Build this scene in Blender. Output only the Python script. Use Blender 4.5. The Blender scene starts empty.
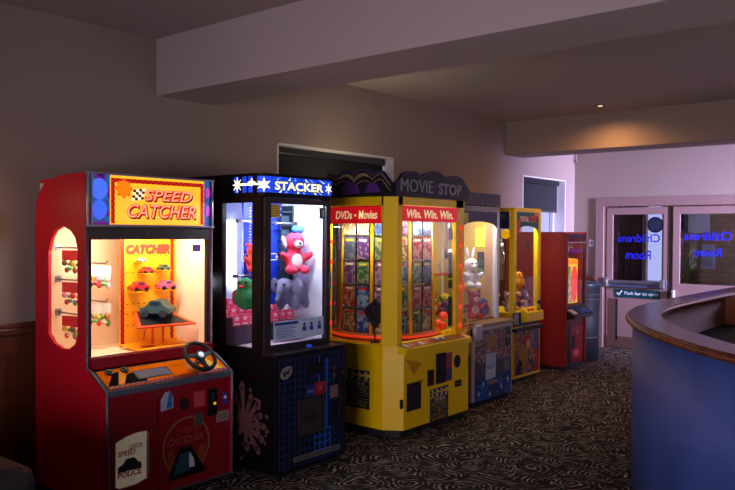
import bpy, bmesh, math, random
from mathutils import Vector, Matrix
random.seed(7)
PI = math.pi
scn = bpy.context.scene
COL = scn.collection

def lin(r, g, b):
    f = lambda c: (c/255)/12.92 if c/255 <= .04045 else ((c/255+.055)/1.055)**2.4
    return (f(r), f(g), f(b), 1)

# ------------------------------------------------------------------ camera, world, exposure
yaw, pitch, roll, FPX = math.radians(39.463), math.radians(-.8775), math.radians(.338), 757.47
fw = Vector((math.cos(pitch)*math.cos(yaw), math.cos(pitch)*math.sin(yaw), math.sin(pitch)))
rt = Vector((math.sin(yaw), -math.cos(yaw), 0)); up = rt.cross(fw)
r2 = math.cos(roll)*rt + math.sin(roll)*up; u2 = -math.sin(roll)*rt + math.cos(roll)*up
cd = bpy.data.cameras.new('camera'); cam = bpy.data.objects.new('camera', cd); COL.objects.link(cam)
m3 = Matrix((r2, u2, -fw)).transposed()
cam.matrix_world = Matrix.Translation((0, 0, 1.6)) @ m3.to_4x4()
cd.sensor_width = 36; cd.lens = FPX/735*36; cd.clip_start = .05
scn.camera = cam
scn.view_settings.view_transform = 'Standard'; scn.view_settings.look = 'None'
scn.view_settings.gamma = 1; scn.view_settings.exposure = 0; scn.view_settings.use_curve_mapping = False

w = bpy.data.worlds.new('sky'); scn.world = w; w.use_nodes = True
wn = w.node_tree; bg = wn.nodes['Background']
tcw = wn.nodes.new('ShaderNodeTexCoord'); grw = wn.nodes.new('ShaderNodeSeparateXYZ')
rmw = wn.nodes.new('ShaderNodeValToRGB')
wn.links.new(tcw.outputs['Generated'], grw.inputs[0]); wn.links.new(grw.outputs['Z'], rmw.inputs[0])
rmw.color_ramp.elements[0].position = 0; rmw.color_ramp.elements[0].color = (.42, .42, .68, 1)
rmw.color_ramp.elements[1].position = .6; rmw.color_ramp.elements[1].color = (.5, .55, .9, 1)
wn.links.new(rmw.outputs[0], bg.inputs[0]); bg.inputs[1].default_value = 1.6

def area(name, loc, target, sx, sy, power, color, spread=PI):
    l = bpy.data.lights.new(name, 'AREA'); l.shape = 'RECTANGLE'; l.size = sx; l.size_y = sy
    l.energy = power; l.color = color; l.spread = spread
    o = bpy.data.objects.new(name, l); COL.objects.link(o); o.location = loc
    o.rotation_euler = (Vector(target)-Vector(loc)).to_track_quat('-Z', 'Y').to_euler()
    return o
# added area fills out of view, standing in for daylight; no windows there
area('far_right_fill', (9.0, -2.4, 1.9), (10.45, 2.4, 1.6), .9, 1.2, 190, (.60, .55, 1), .85)
area('right_fill', (4.6, -2.8, 1.2), (5.2, 1.0, 2.9), 2.6, 1.3, 25, (.98, .86, .88), 2.7)
area('lobby_fill', (11.3, 1.0, 2.2), (12, 3.8, 1.2), 1.0, 1.2, 34, (.78, .76, 1))  # added lamp that brightens the lobby and backs the door lettering
area('rear_fill', (-2.3, .3, 1.3), (4.6, 2.6, 1.2), 2.0, 1.3, 43, (.93, .80, .95), 1.5)

# ------------------------------------------------------------------ materials
def nodes(name):
    m = bpy.data.materials.new(name); m.use_nodes = True
    return m, m.node_tree, m.node_tree.nodes['Principled BSDF']
def mat(name, rgb, rough=.5, metal=0, var=.12, scale=9, bump=0, emit=0, coat=0, ergb=None):
    m, t, p = nodes(name)
    c = lin(*rgb)
    tc = t.nodes.new('ShaderNodeTexCoord'); n = t.nodes.new('ShaderNodeTexNoise')
    n.inputs['Scale'].default_value = scale; n.inputs['Detail'].default_value = 4
    mx = t.nodes.new('ShaderNodeMix'); mx.data_type = 'RGBA'
    t.links.new(tc.outputs['Object'], n.inputs['Vector']); t.links.new(n.outputs['Fac'], mx.inputs[0])
    mx.inputs[6].default_value = tuple(x*(1-var) for x in c[:3])+(1,)
    mx.inputs[7].default_value = tuple(min(1, x*(1+var)) for x in c[:3])+(1,)
    t.links.new(mx.outputs[2], p.inputs['Base Color'])
    p.inputs['Roughness'].default_value = rough; p.inputs['Metallic'].default_value = metal
    p.inputs['Coat Weight'].default_value = coat
    if bump:
        b = t.nodes.new('ShaderNodeBump'); b.inputs['Strength'].default_value = bump; b.inputs['Distance'].default_value = .01
        n2 = t.nodes.new('ShaderNodeTexNoise'); n2.inputs['Scale'].default_value = scale*6
        t.links.new(tc.outputs['Object'], n2.inputs['Vector'])
        t.links.new(n2.outputs['Fac'], b.inputs['Height']); t.links.new(b.outputs[0], p.inputs['Normal'])
    if emit:
        if ergb: p.inputs['Emission Color'].default_value = lin(*ergb)
        else: t.links.new(mx.outputs[2], p.inputs['Emission Color'])
        p.inputs['Emission Strength'].default_value = emit
    return m
_c = {}
def M(rgb, rough=.5, **k):
    key = (tuple(rgb), rough, tuple(sorted(k.items())))
    if key not in _c: _c[key] = mat('paint_%d_%d_%d' % tuple(rgb), rgb, rough, **k)
    return _c[key]
def glow(rgb, s): return M(rgb, .4, emit=s, var=.06)

def glass_mat(name, tint=(1, 1, 1), refl=1.0):
    m = bpy.data.materials.new(name); m.use_nodes = True; t = m.node_tree; t.nodes.clear()
    o = t.nodes.new('ShaderNodeOutputMaterial'); mx = t.nodes.new('ShaderNodeMixShader')
    tr = t.nodes.new('ShaderNodeBsdfTransparent'); gl = t.nodes.new('ShaderNodeBsdfGlossy'); fr = t.nodes.new('ShaderNodeLayerWeight'); pw = t.nodes.new('ShaderNodeMath'); pw.operation = 'POWER'; pw.inputs[1].default_value = 4; ad = t.nodes.new('ShaderNodeMath'); ad.operation = 'MULTIPLY_ADD'; ad.inputs[1].default_value = .55; ad.inputs[2].default_value = .035
    ns = t.nodes.new('ShaderNodeTexNoise'); ns.inputs['Scale'].default_value = 3
    rg = t.nodes.new('ShaderNodeMapRange'); rg.inputs[3].default_value = .02; rg.inputs[4].default_value = .06
    t.links.new(ns.outputs['Fac'], rg.inputs[0]); t.links.new(rg.outputs[0], gl.inputs['Roughness'])
    tr.inputs[0].default_value = tint+(1,)
    fr.inputs[0].default_value = .5
    t.links.new(fr.outputs['Facing'], pw.inputs[0]); t.links.new(pw.outputs[0], ad.inputs[0])
    ml = t.nodes.new('ShaderNodeMath'); ml.operation = 'MULTIPLY'; ml.inputs[1].default_value = refl
    t.links.new(ad.outputs[0], ml.inputs[0]); t.links.new(ml.outputs[0], mx.inputs[0])
    t.links.new(tr.outputs[0], mx.inputs[1]); t.links.new(gl.outputs[0], mx.inputs[2]); t.links.new(mx.outputs[0], o.inputs[0])
    return m
GLASS = glass_mat('clear_glass'); GLASSD = glass_mat('door_glass', (.88, .9, .95), .5)
FROST = mat('frosted_plastic', (225, 230, 240), .4)

def carpet_mat():
    m, t, p = nodes('scroll_carpet'); N = t.nodes.new; L = t.links.new
    tc = N('ShaderNodeTexCoord'); nz = N('ShaderNodeTexNoise'); nz.inputs['Scale'].default_value = 4.0; nz.inputs['Detail'].default_value = 1
    sub = N('ShaderNodeVectorMath'); sub.operation = 'SUBTRACT'; sub.inputs[1].default_value = (.5, .5, .5)
    sc = N('ShaderNodeVectorMath'); sc.operation = 'SCALE'; sc.inputs['Scale'].default_value = .17
    ad = N('ShaderNodeVectorMath'); ad.operation = 'ADD'
    L(tc.outputs['Object'], nz.inputs['Vector']); L(nz.outputs['Color'], sub.inputs[0]); L(sub.outputs[0], sc.inputs[0])
    L(tc.outputs['Object'], ad.inputs[0]); L(sc.outputs[0], ad.inputs[1])
    vo = N('ShaderNodeTexVoronoi'); vo.voronoi_dimensions = '2D'; vo.inputs['Scale'].default_value = 3.7
    L(ad.outputs[0], vo.inputs['Vector'])
    # angle around each cell centre turns the rings into spirals
    df = N('ShaderNodeVectorMath'); df.operation = 'SUBTRACT'; L(ad.outputs[0], df.inputs[0]); L(vo.outputs['Position'], df.inputs[1])
    sx = N('ShaderNodeSeparateXYZ'); L(df.outputs[0], sx.inputs[0])
    at = N('ShaderNodeMath'); at.operation = 'ARCTAN2'; L(sx.outputs['Y'], at.inputs[0]); L(sx.outputs['X'], at.inputs[1])
    ml = N('ShaderNodeMath'); ml.operation = 'MULTIPLY_ADD'; ml.inputs[1].default_value = 44; L(vo.outputs['Distance'], ml.inputs[0]); L(at.outputs[0], ml.inputs[2])
    si = N('ShaderNodeMath'); si.operation = 'SINE'; L(ml.outputs[0], si.inputs[0])
    rp = N('ShaderNodeValToRGB'); L(si.outputs[0], rp.inputs[0])
    e = rp.color_ramp.elements; e[0].position = .35; e[0].color = lin(34, 30, 33); e[1].position = .62; e[1].color = lin(178, 160, 142)
    v2 = N('ShaderNodeTexVoronoi'); v2.voronoi_dimensions = '2D'; v2.inputs['Scale'].default_value = 15; L(ad.outputs[0], v2.inputs['Vector'])
    s2 = N('ShaderNodeMath'); s2.operation = 'MULTIPLY_ADD'; s2.inputs[1].default_value = 1.6; s2.inputs[2].default_value = -.55; L(v2.outputs['Distance'], s2.inputs[0])
    sm = N('ShaderNodeMath'); sm.operation = 'SUBTRACT'; L(si.outputs[0], sm.inputs[0]); L(s2.outputs[0], sm.inputs[1]); L(sm.outputs[0], rp.inputs[0])
    n2 = N('ShaderNodeTexNoise'); n2.inputs['Scale'].default_value = 9; n2.inputs['Detail'].default_value = 5; L(tc.outputs['Object'], n2.inputs['Vector'])
    r2_ = N('ShaderNodeMapRange'); r2_.inputs[1].default_value = .35; r2_.inputs[2].default_value = .7; r2_.inputs[3].default_value = .1; L(n2.outputs['Fac'], r2_.inputs[0])
    mx = N('ShaderNodeMix'); mx.data_type = 'RGBA'; mx.inputs[6].default_value = lin(40, 35, 37); L(r2_.outputs[0], mx.inputs[0]); L(rp.outputs[0], mx.inputs[7])
    L(mx.outputs[2], p.inputs['Base Color']); p.inputs['Roughness'].default_value = .95; p.inputs['Specular IOR Level'].default_value = .1
    return m
def wood_mat(name, a, b, rough=.4, vert=True, sc=1):
    m, t, p = nodes(name); N = t.nodes.new; L = t.links.new
    tc = N('ShaderNodeTexCoord'); mp = N('ShaderNodeMapping'); mp.inputs['Scale'].default_value = (14*sc, 14*sc, 1.2*sc) if vert else (1.5*sc, 10*sc, 10*sc)
    n = N('ShaderNodeTexNoise'); n.inputs['Scale'].default_value = 2; n.inputs['Detail'].default_value = 8; n.inputs['Distortion'].default_value = .6
    r = N('ShaderNodeValToRGB'); r.color_ramp.elements[0].position = .3; r.color_ramp.elements[1].position = .7
    r.color_ramp.elements[0].color = lin(*a); r.color_ramp.elements[1].color = lin(*b)
    L(tc.outputs['Object'], mp.inputs[0]); L(mp.outputs[0], n.inputs['Vector']); L(n.outputs['Fac'], r.inputs[0]); L(r.outputs[0], p.inputs['Base Color'])
    p.inputs['Roughness'].default_value = rough
    return m
def brick_mat(name, a, b, mort, sx, sy):
    m, t, p = nodes(name); N = t.nodes.new; L = t.links.new
    tc = N('ShaderNodeTexCoord'); sp = N('ShaderNodeSeparateXYZ'); cb = N('ShaderNodeCombineXYZ'); br = N('ShaderNodeTexBrick')
    L(tc.outputs['Object'], sp.inputs[0]); L(sp.outputs['Y'], cb.inputs['X']); L(sp.outputs['Z'], cb.inputs['Y']); L(cb.outputs[0], br.inputs['Vector'])
    br.inputs['Color1'].default_value = lin(*a); br.inputs['Color2'].default_value = lin(*b); br.inputs['Mortar'].default_value = lin(*mort)
    br.inputs['Scale'].default_value = 1; br.inputs['Brick Width'].default_value = sx; br.inputs['Row Height'].default_value = sy; br.inputs['Mortar Size'].default_value = .006
    L(br.outputs['Color'], p.inputs['Base Color']); p.inputs['Roughness'].default_value = .8
    return m
def art_mat(name, cols, scale=6, rough=.4, dist=1.5, kind='noise'):
    """printed artwork: hard-edged patches of the given colours"""
    m, t, p = nodes(name); N = t.nodes.new; L = t.links.new
    tc = N('ShaderNodeTexCoord'); n = N('ShaderNodeTexNoise'); n.inputs['Scale'].default_value = scale; n.inputs['Detail'].default_value = 2; n.inputs['Distortion'].default_value = dist
    r = N('ShaderNodeValToRGB'); r.color_ramp.interpolation = 'CONSTANT'
    oi = N('ShaderNodeObjectInfo'); mo = N('ShaderNodeVectorMath'); mo.operation = 'MULTIPLY_ADD'; mo.inputs[1].default_value = (7, 5, 9)
    L(oi.outputs['Random'], mo.inputs[0]); L(tc.outputs['Object'], mo.inputs[2]); L(mo.outputs[0], n.inputs['Vector']); L(n.outputs['Fac'], r.inputs[0]); L(r.outputs[0], p.inputs['Base Color'])
    k = len(cols)
    for i, c in enumerate(cols):
        pos = 0 if i == 0 else .32+.36*(i-1)/max(1, k-2)
        if i < 2: e = r.color_ramp.elements[i]; e.position = pos
        else: e = r.color_ramp.elements.new(pos)
        e.color = lin(*c)
    p.inputs['Roughness'].default_value = rough
    return m

WALL = mat('cream_wall_paint', (148, 130, 120), .85, var=.04, scale=2, bump=.08)
CEIL = mat('ceiling_paint', (172, 158, 156), .9, var=.05, scale=1.2, bump=.08)
WHITEP = mat('white_gloss_paint', (215, 210, 212), .45, var=.03)
WOODD = wood_mat('dark_wainscot_wood', (62, 30, 16), (98, 50, 26), .4)
WOODC = wood_mat('counter_mahogany', (84, 40, 24), (128, 66, 40), .22, False)
CARPET = carpet_mat()
BLACK = mat('black_laminate', (14, 13, 17), .35, var=.15)
BLACKM = mat('matt_black', (20, 19, 22), .7)
CHROME = mat('brushed_metal', (170, 170, 178), .3, metal=.9, var=.06, scale=30)
STEEL = mat('grey_trim', (105, 112, 125), .4, metal=.4)
RED = mat('red_laminate', (205, 8, 36), .45, var=.05)
REDD = mat('dark_red_panel', (142, 14, 26), .4, var=.06)
YEL = mat('yellow_laminate', (255, 206, 0), .4, var=.05)

# ------------------------------------------------------------------ mesh building
class Face:
    """a flat face: origin, right and up; w goes out of it"""
    def __init__(s, o, r, u):
        s.o, s.r, s.u = Vector(o), Vector(r).normalized(), Vector(u).normalized(); s.n = s.r.cross(s.u)
    def p(s, a, b, c=0): return s.o + a*s.r + b*s.u + c*s.n
    def mat(s):
        return Matrix((s.r, s.u, s.n)).transposed().to_4x4()
def FF(x, y, z=0): return Face((x, y, z), (1, 0, 0), (0, 0, 1))
def FL(x, y, z=0): return Face((x, y, z), (0, -1, 0), (0, 0, 1))      # left-hand face; u runs towards the room
class MB:
    def __init__(s): s.bm = bmesh.new(); s.mats = []
    def mi(s, m):
        if m not in s.mats: s.mats.append(m)
        return s.mats.index(m)
    def _faces(s, fs, m, smooth=False):
        i = s.mi(m)
        for f in fs: f.material_index = i; f.smooth = smooth
    def box(s, x0, x1, y0, y1, z0, z1, m, bev=0, mtx=None):
        x0, x1 = sorted((x0, x1)); y0, y1 = sorted((y0, y1)); z0, z1 = sorted((z0, z1))
        v = [s.bm.verts.new((x, y, z)) for z in (z0, z1) for y in (y0, y1) for x in (x0, x1)]
        q = [(0, 2, 3, 1), (4, 5, 7, 6), (0, 1, 5, 4), (2, 6, 7, 3), (0, 4, 6, 2), (1, 3, 7, 5)]
        fs = [s.bm.faces.new([v[i] for i in a]) for a in q]
        s._faces(fs, m)
        if mtx is not None:
            for k in v: k.co = mtx @ k.co
        if bev:
            es = list({e for f in fs for e in f.edges})
            r = bmesh.ops.bevel(s.bm, geom=es, offset=bev, segments=2, affect='EDGES', profile=.5)
            s._faces(r['faces'], m)
        return s
    def prism(s, pts0, pts1, m, smooth=False):
        a = [s.bm.verts.new(p) for p in pts0]; b = [s.bm.verts.new(p) for p in pts1]; n = len(a); i = s.mi(m)
        fs = [s.bm.faces.new(a[::-1]), s.bm.faces.new(b)]
        for f in fs: f.material_index = i
        for k in range(n):
            f = s.bm.faces.new((a[k], a[(k+1) % n], b[(k+1) % n], b[k])); f.material_index = i; f.smooth = smooth
        return s
    def poly(s, F, pts, m, w0=0, w1=.002, smooth=False):
        ar = sum(pts[i][0]*pts[(i+1) % len(pts)][1]-pts[(i+1) % len(pts)][0]*pts[i][1] for i in range(len(pts)))
        if ar < 0: pts = pts[::-1]
        return s.prism([F.p(a, b, w0) for a, b in pts], [F.p(a, b, w1) for a, b in pts], m, smooth)
    def rect(s, F, u0, u1, v0, v1, m, w0=0, w1=.002): return s.poly(F, [(u0, v0), (u1, v0), (u1, v1), (u0, v1)], m, w0, w1)
    def disc(s, F, cu, cv, ru, m, rv=None, w0=0, w1=.002, n=28, rot=0):
        rv = rv or ru; c, q = math.cos(rot), math.sin(rot)
        pts = []
        for k in range(n):
            a, b = ru*math.cos(2*PI*k/n), rv*math.sin(2*PI*k/n); pts.append((cu+a*c-b*q, cv+a*q+b*c))
        return s.poly(F, pts, m, w0, w1)
    def star(s, F, cu, cv, R, r, n, m, w0=0, w1=.002, rot=0):
        pts = [(cu+(R if k % 2 == 0 else r)*math.sin(PI*k/n+rot), cv+(R if k % 2 == 0 else r)*math.cos(PI*k/n+rot)) for k in range(2*n)]
        return s.poly(F, pts, m, w0, w1)
    def ring(s, F, cu, cv, R, r, m, w0=0, w1=.002, n=32, a0=0, a1=2*PI):
        for k in range(n):
            a, b = a0+(a1-a0)*k/n, a0+(a1-a0)*(k+1)/n
            s.poly(F, [(cu+r*math.cos(a), cv+r*math.sin(a)), (cu+R*math.cos(a), cv+R*math.sin(a)), (cu+R*math.cos(b), cv+R*math.sin(b)), (cu+r*math.cos(b), cv+r*math.sin(b))], m, w0, w1)
        return s
    def line(s, F, pts, wd, m, w0=0, w1=.002):
        for a, b in zip(pts, pts[1:]):
            d = Vector((b[0]-a[0], b[1]-a[1])); L = d.length
            if L < 1e-6: continue
            n = Vector((-d.y, d.x))/L*wd/2
            s.poly(F, [(a[0]-n.x, a[1]-n.y), (b[0]-n.x, b[1]-n.y), (b[0]+n.x, b[1]+n.y), (a[0]+n.x, a[1]+n.y)], m, w0, w1)
        return s
    def checker(s, F, u0, u1, v0, v1, nu, nv, ma, mb, w0=0, w1=.0015):
        s.rect(F, u0, u1, v0, v1, ma, w0, w1)
        for i in range(nu):
            for j in range(nv):
                if (i+j) % 2: s.rect(F, u0+(u1-u0)*i/nu, u0+(u1-u0)*(i+1)/nu, v0+(v1-v0)*j/nv, v0+(v1-v0)*(j+1)/nv, mb, w1, w1+.0007)
        return s
    def text(s, F, txt, u0, u1, v0, v1, m, w0=0, t=.002, shear=0, bold=0, mirror=False):
        cu = bpy.data.curves.new('t', 'FONT'); cu.body = txt; cu.shear = shear; cu.offset = bold; cu.resolution_u = 3
        o = bpy.data.objects.new('t', cu); COL.objects.link(o)
        bpy.context.view_layer.update()
        me = bpy.data.meshes.new_from_object(o.evaluated_get(bpy.context.evaluated_depsgraph_get()))
        bpy.data.objects.remove(o); bpy.data.curves.remove(cu)
        if not me.vertices: return s
        xs = [v.co.x for v in me.vertices]; ys = [v.co.y for v in me.vertices]
        ax, bx, ay, by = min(xs), max(xs), min(ys), max(ys)
        b2 = bmesh.new(); b2.from_mesh(me); bpy.data.meshes.remove(me)
        r = bmesh.ops.extrude_face_region(b2, geom=list(b2.faces))
        for v in [g for g in r['geom'] if isinstance(g, bmesh.types.BMVert)]: v.co.z = t
        i = s.mi(m); mp = {}
        for v in b2.verts:
            a = (v.co.x-ax)/(bx-ax); a = 1-a if mirror else a
            mp[v] = s.bm.verts.new(F.p(u0+a*(u1-u0), v0+(v.co.y-ay)/(by-ay)*(v1-v0), w0+v.co.z))
        for f in b2.faces:
            try: g = s.bm.faces.new([mp[v] for v in f.verts]); g.material_index = i
            except ValueError: pass
        b2.free(); return s
    def plate(s, F, outer, holes, m, w0, w1):
        """flat plate with holes cut through"""
        layers = []
        i = s.mi(m)
        for wv in (w0, w1):
            loops = []; es = []
            for lp in [outer]+holes:
                vs = [s.bm.verts.new(F.p(a, b, wv)) for a, b in lp]; loops.append(vs)
                for k in range(len(vs)): es.append(s.bm.edges.new((vs[k], vs[(k+1) % len(vs)])))
            r = bmesh.ops.triangle_fill(s.bm, use_beauty=True, edges=es, normal=F.n)
            for g in r['geom']:
                if isinstance(g, bmesh.types.BMFace): g.material_index = i
            layers.append(loops)
        for a, b in zip(*layers):
            n = len(a)
            for k in range(n):
                f = s.bm.faces.new((a[k], a[(k+1) % n], b[(k+1) % n], b[k])); f.material_index = i
        return s
    def cyl(s, p0, p1, r0, m, r1=None, n=16, smooth=True):
        p0, p1 = Vector(p0), Vector(p1); d = (p1-p0).normalized(); r1 = r0 if r1 is None else r1
        a = d.orthogonal().normalized(); b = d.cross(a)
        c = [(math.cos(2*PI*k/n), math.sin(2*PI*k/n)) for k in range(n)]
        return s.prism([p0+r0*(x*a+y*b) for x, y in c], [p1+max(r1, 1e-4)*(x*a+y*b) for x, y in c], m, smooth)
    def tube(s, pts, r, m, n=8, closed=False):
        pts = [Vector(p) for p in pts]; N = len(pts); rings = []; prev = None; i = s.mi(m)
        for k in range(N):
            d = (pts[(k+1) % N]-pts[k-1]) if closed or 0 < k < N-1 else (pts[1]-pts[0] if k == 0 else pts[-1]-pts[-2])
            d.normalize(); a = d.orthogonal() if prev is None else prev-prev.dot(d)*d
            a.normalize(); prev = a; b = d.cross(a)
            rings.append([s.bm.verts.new(pts[k]+r*(math.cos(2*PI*j/n)*a+math.sin(2*PI*j/n)*b)) for j in range(n)])
        for k in range(N if closed else N-1):
            A, B = rings[k], rings[(k+1) % N]
            off = 0
            if closed and k == N-1: off = min(range(n), key=lambda o: (A[0].co-B[o].co).length)
            for j in range(n):
                f = s.bm.faces.new((A[j], A[(j+1) % n], B[(j+1+off) % n], B[(j+off) % n])); f.material_index = i; f.smooth = True
        if not closed:
            for R_ in (rings[0][::-1], rings[-1]): s.bm.faces.new(R_).material_index = i
        return s
    def ell(s, c, r, m, rot=None, seg=14, rings=9):
        if not hasattr(r, '__len__'): r = (r, r, r)
        mt = Matrix.Translation(c) @ (rot or Matrix.Identity(4)) @ Matrix.Diagonal((r[0], r[1], r[2], 1))
        g = bmesh.ops.create_uvsphere(s.bm, u_segments=seg, v_segments=rings, radius=1, matrix=mt)
        s._faces({f for v in g['verts'] for f in v.link_faces}, m, True); return s
    def lathe(s, c, prof, m, n=28, smooth=True):
        i = s.mi(m); R = []
        for r, z in prof: R.append([s.bm.verts.new((c[0]+r*math.cos(2*PI*k/n), c[1]+r*math.sin(2*PI*k/n), c[2]+z)) for k in range(n)])
        for a, b in zip(R, R[1:]):
            for k in range(n):
                f = s.bm.faces.new((a[k], a[(k+1) % n], b[(k+1) % n], b[k])); f.material_index = i; f.smooth = smooth
        for q in (R[0][::-1], R[-1]): s.bm.faces.new(q).material_index = i
        return s
    def build(s, name, parent=None, loc=None, mods=None, label=None):
        me = bpy.data.meshes.new(name); s.bm.normal_update(); s.bm.to_mesh(me); s.bm.free()
        for m in s.mats: me.materials.append(m)
        o = bpy.data.objects.new(name, me); COL.objects.link(o)
        if parent: o.parent = parent
        if loc is not None: o.location = loc
        if label: o['label'] = label
        return o
def thing(name, label, cat, loc=(0, 0, 0), rz=0, group=None):
    o = bpy.data.objects.new(name, None); COL.objects.link(o); o.location = loc; o.rotation_euler = (0, 0, rz); o.empty_display_size = .1
    return tag(o, label, cat, group)
def tag(o, label, cat, group=None):
    o['label'] = label; o['category'] = cat
    if group: o['group'] = group
    return o
def struct(o): o['kind'] = 'structure'; return o
def dup(root, loc, rz=None, label=None, group=None, scale=None):
    r = root.copy(); COL.objects.link(r); r.location = loc
    if rz is not None: r.rotation_euler = (0, 0, rz)
    if scale: r.scale = (scale,)*3
    if label: r['label'] = label
    if group: r['group'] = group
    for ch in list(root.children):
        c = ch.copy(); COL.objects.link(c); c.parent = r
        for g in ch.children:
            d = g.copy(); COL.objects.link(d); d.parent = c
    return r
def recolour(root, table):
    for o in [root]+list(root.children):
        if o.type != 'MESH': continue
        me = o.data; hit = [i for i, mm in enumerate(me.materials) if mm in table]
        if hit:
            o.data = me.copy()
            for i in hit: o.data.materials[i] = table[me.materials[i]]
def fuse(mb, voxel):
    """melt overlapping blobs into one continuous skin (single material)"""
    me = bpy.data.meshes.new('x'); mb.bm.to_mesh(me); o = bpy.data.objects.new('x', me); COL.objects.link(o)
    md = o.modifiers.new('r', 'REMESH'); md.mode = 'VOXEL'; md.voxel_size = voxel; md.use_smooth_shade = True
    sm = o.modifiers.new('s', 'SMOOTH'); sm.factor = .7; sm.iterations = 4
    bpy.context.view_layer.update()
    m2 = bpy.data.meshes.new_from_object(o.evaluated_get(bpy.context.evaluated_depsgraph_get()))
    bpy.data.objects.remove(o); bpy.data.meshes.remove(me)
    for mm in mb.mats: m2.materials.append(mm)
    for p in m2.polygons: p.material_index = 0; p.use_smooth = True
    mb.bm.free(); return m2
def fobj(mb, name, parent, voxel):
    o = bpy.data.objects.new(name, fuse(mb, voxel)); COL.objects.link(o); o.parent = parent; return o

# ------------------------------------------------------------------ setting
W, EX, CZ = 4.7, 10.45, 3.0          # left wall, end wall, ceiling height
W1, W2 = (4.49, 6.12), (8.87, 10.15)  # the two windows
WT = .25
def wall_left():
    b = MB()
    F = FF(0, W)
    b.plate(F, [(-2.6, 0), (EX, 0), (EX, CZ+.1), (-2.6, CZ+.1)],
            [[(a, 1.08), (c, 1.08), (c, 2.37), (a, 2.37)] for a, c in (W1, (W2[0], 10.15))], WALL, 0, -WT)
    return struct(b.build('wall_left'))
wall_left()
b = MB(); b.box(-2.8, 12.2, -3.2, W+.25, -.08, 0, CARPET); struct(b.build('floor'))
b = MB(); b.box(-2.6, EX+.12, -3, W, CZ, CZ+.1, CEIL); struct(b.build('ceiling'))
b = MB(); b.box(3.28, 3.79, -3, W, 2.59, CZ+.01, CEIL, .004); struct(b.build('trim_1'))['label'] = 'boxed-in ceiling beam nearest the camera'
b = MB(); b.box(8.41, 8.87, -3, W, 2.59, CZ+.01, WALL, .004); struct(b.build('trim_2'))['label'] = 'boxed-in ceiling beam in front of the exit doors'
b = MB(); b.box(-2.7, -2.6, -3.2, W, 0, CZ, WALL); struct(b.build('wall_back'))
b = MB(); b.box(-2.7, EX, -3.2, -3.1, 0, CZ, WALL); struct(b.build('wall_right'))
# end wall with the double-door opening
DY0, DY1, DH = 2.05, 4.30, 2.06
b = MB(); Fe = Face((EX, 0, 0), (0, -1, 0), (0, 0, 1))
b.plate(Fe, [(-5.0, 0), (-DY1, 0), (-DY1, DH), (-DY0, DH), (-DY0, 0), (3.2, 0), (3.2, CZ+.1), (-5.0, CZ+.1)], [], WALL, 0, -.2)
struct(b.build('wall_end'))
# a small pipe clip high in the far corner
b = MB(); b.cyl((EX-.03, W-.03, 2.66), (EX-.03, W-.03, 3.0), .014, M((150, 120, 115), .6)); b.box(EX-.05, EX-.01, W-.05, W-.01, 2.64, 2.68, M((130, 104, 104), .6), .004)
tag(b.build('heating_pipe'), 'short painted pipe stub high in the far corner above the window', 'pipe')
# wainscot and dado rails
def panelling(x0, x1, name, lab):
    b = MB(); b.box(x0, x1, W-.022, W, 0, .97, WOODD)
    n = max(1, round((x1-x0)/.62)); st = (x1-x0)/n
    for i in range(n+1):
        x = x0+i*st; b.box(x-.045 if i else x, x+.045 if i < n else x, W-.038, W-.02, .1, .955, WOODD)
    b.box(x0, x1, W-.036, W-.02, .84, .95, WOODD); b.box(x0, x1, W-.036, W-.02, .50, .58, WOODD)
    o = struct(b.build(name)); o['label'] = lab
panelling(-2.6, EX, 'trim_3', 'dark wooden wainscot along the left wall')
b = MB(); b.box(-2.6, EX, W-.055, W, .96, 1.0, WOODD, .006); b.box(-2.6, EX, W-.04, W, 1.0, 1.03, WOODD, .004)
struct(b.build('trim_4'))['label'] = 'dark wooden dado rail on the left wall'
b = MB(); b.box(-2.6, EX, W-.05, W, 0, .12, WOODD, .004); struct(b.build('baseboard_left'))
b = MB(); b.box(EX-.04, EX, 4.37, W, .95, 1.02, WOODD, .006); b.box(EX-.02, EX, 4.37, W, 0, .95, WOODD)
struct(b.build('trim_5'))['label'] = 'short dado rail and panelling beside the exit doors'

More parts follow.
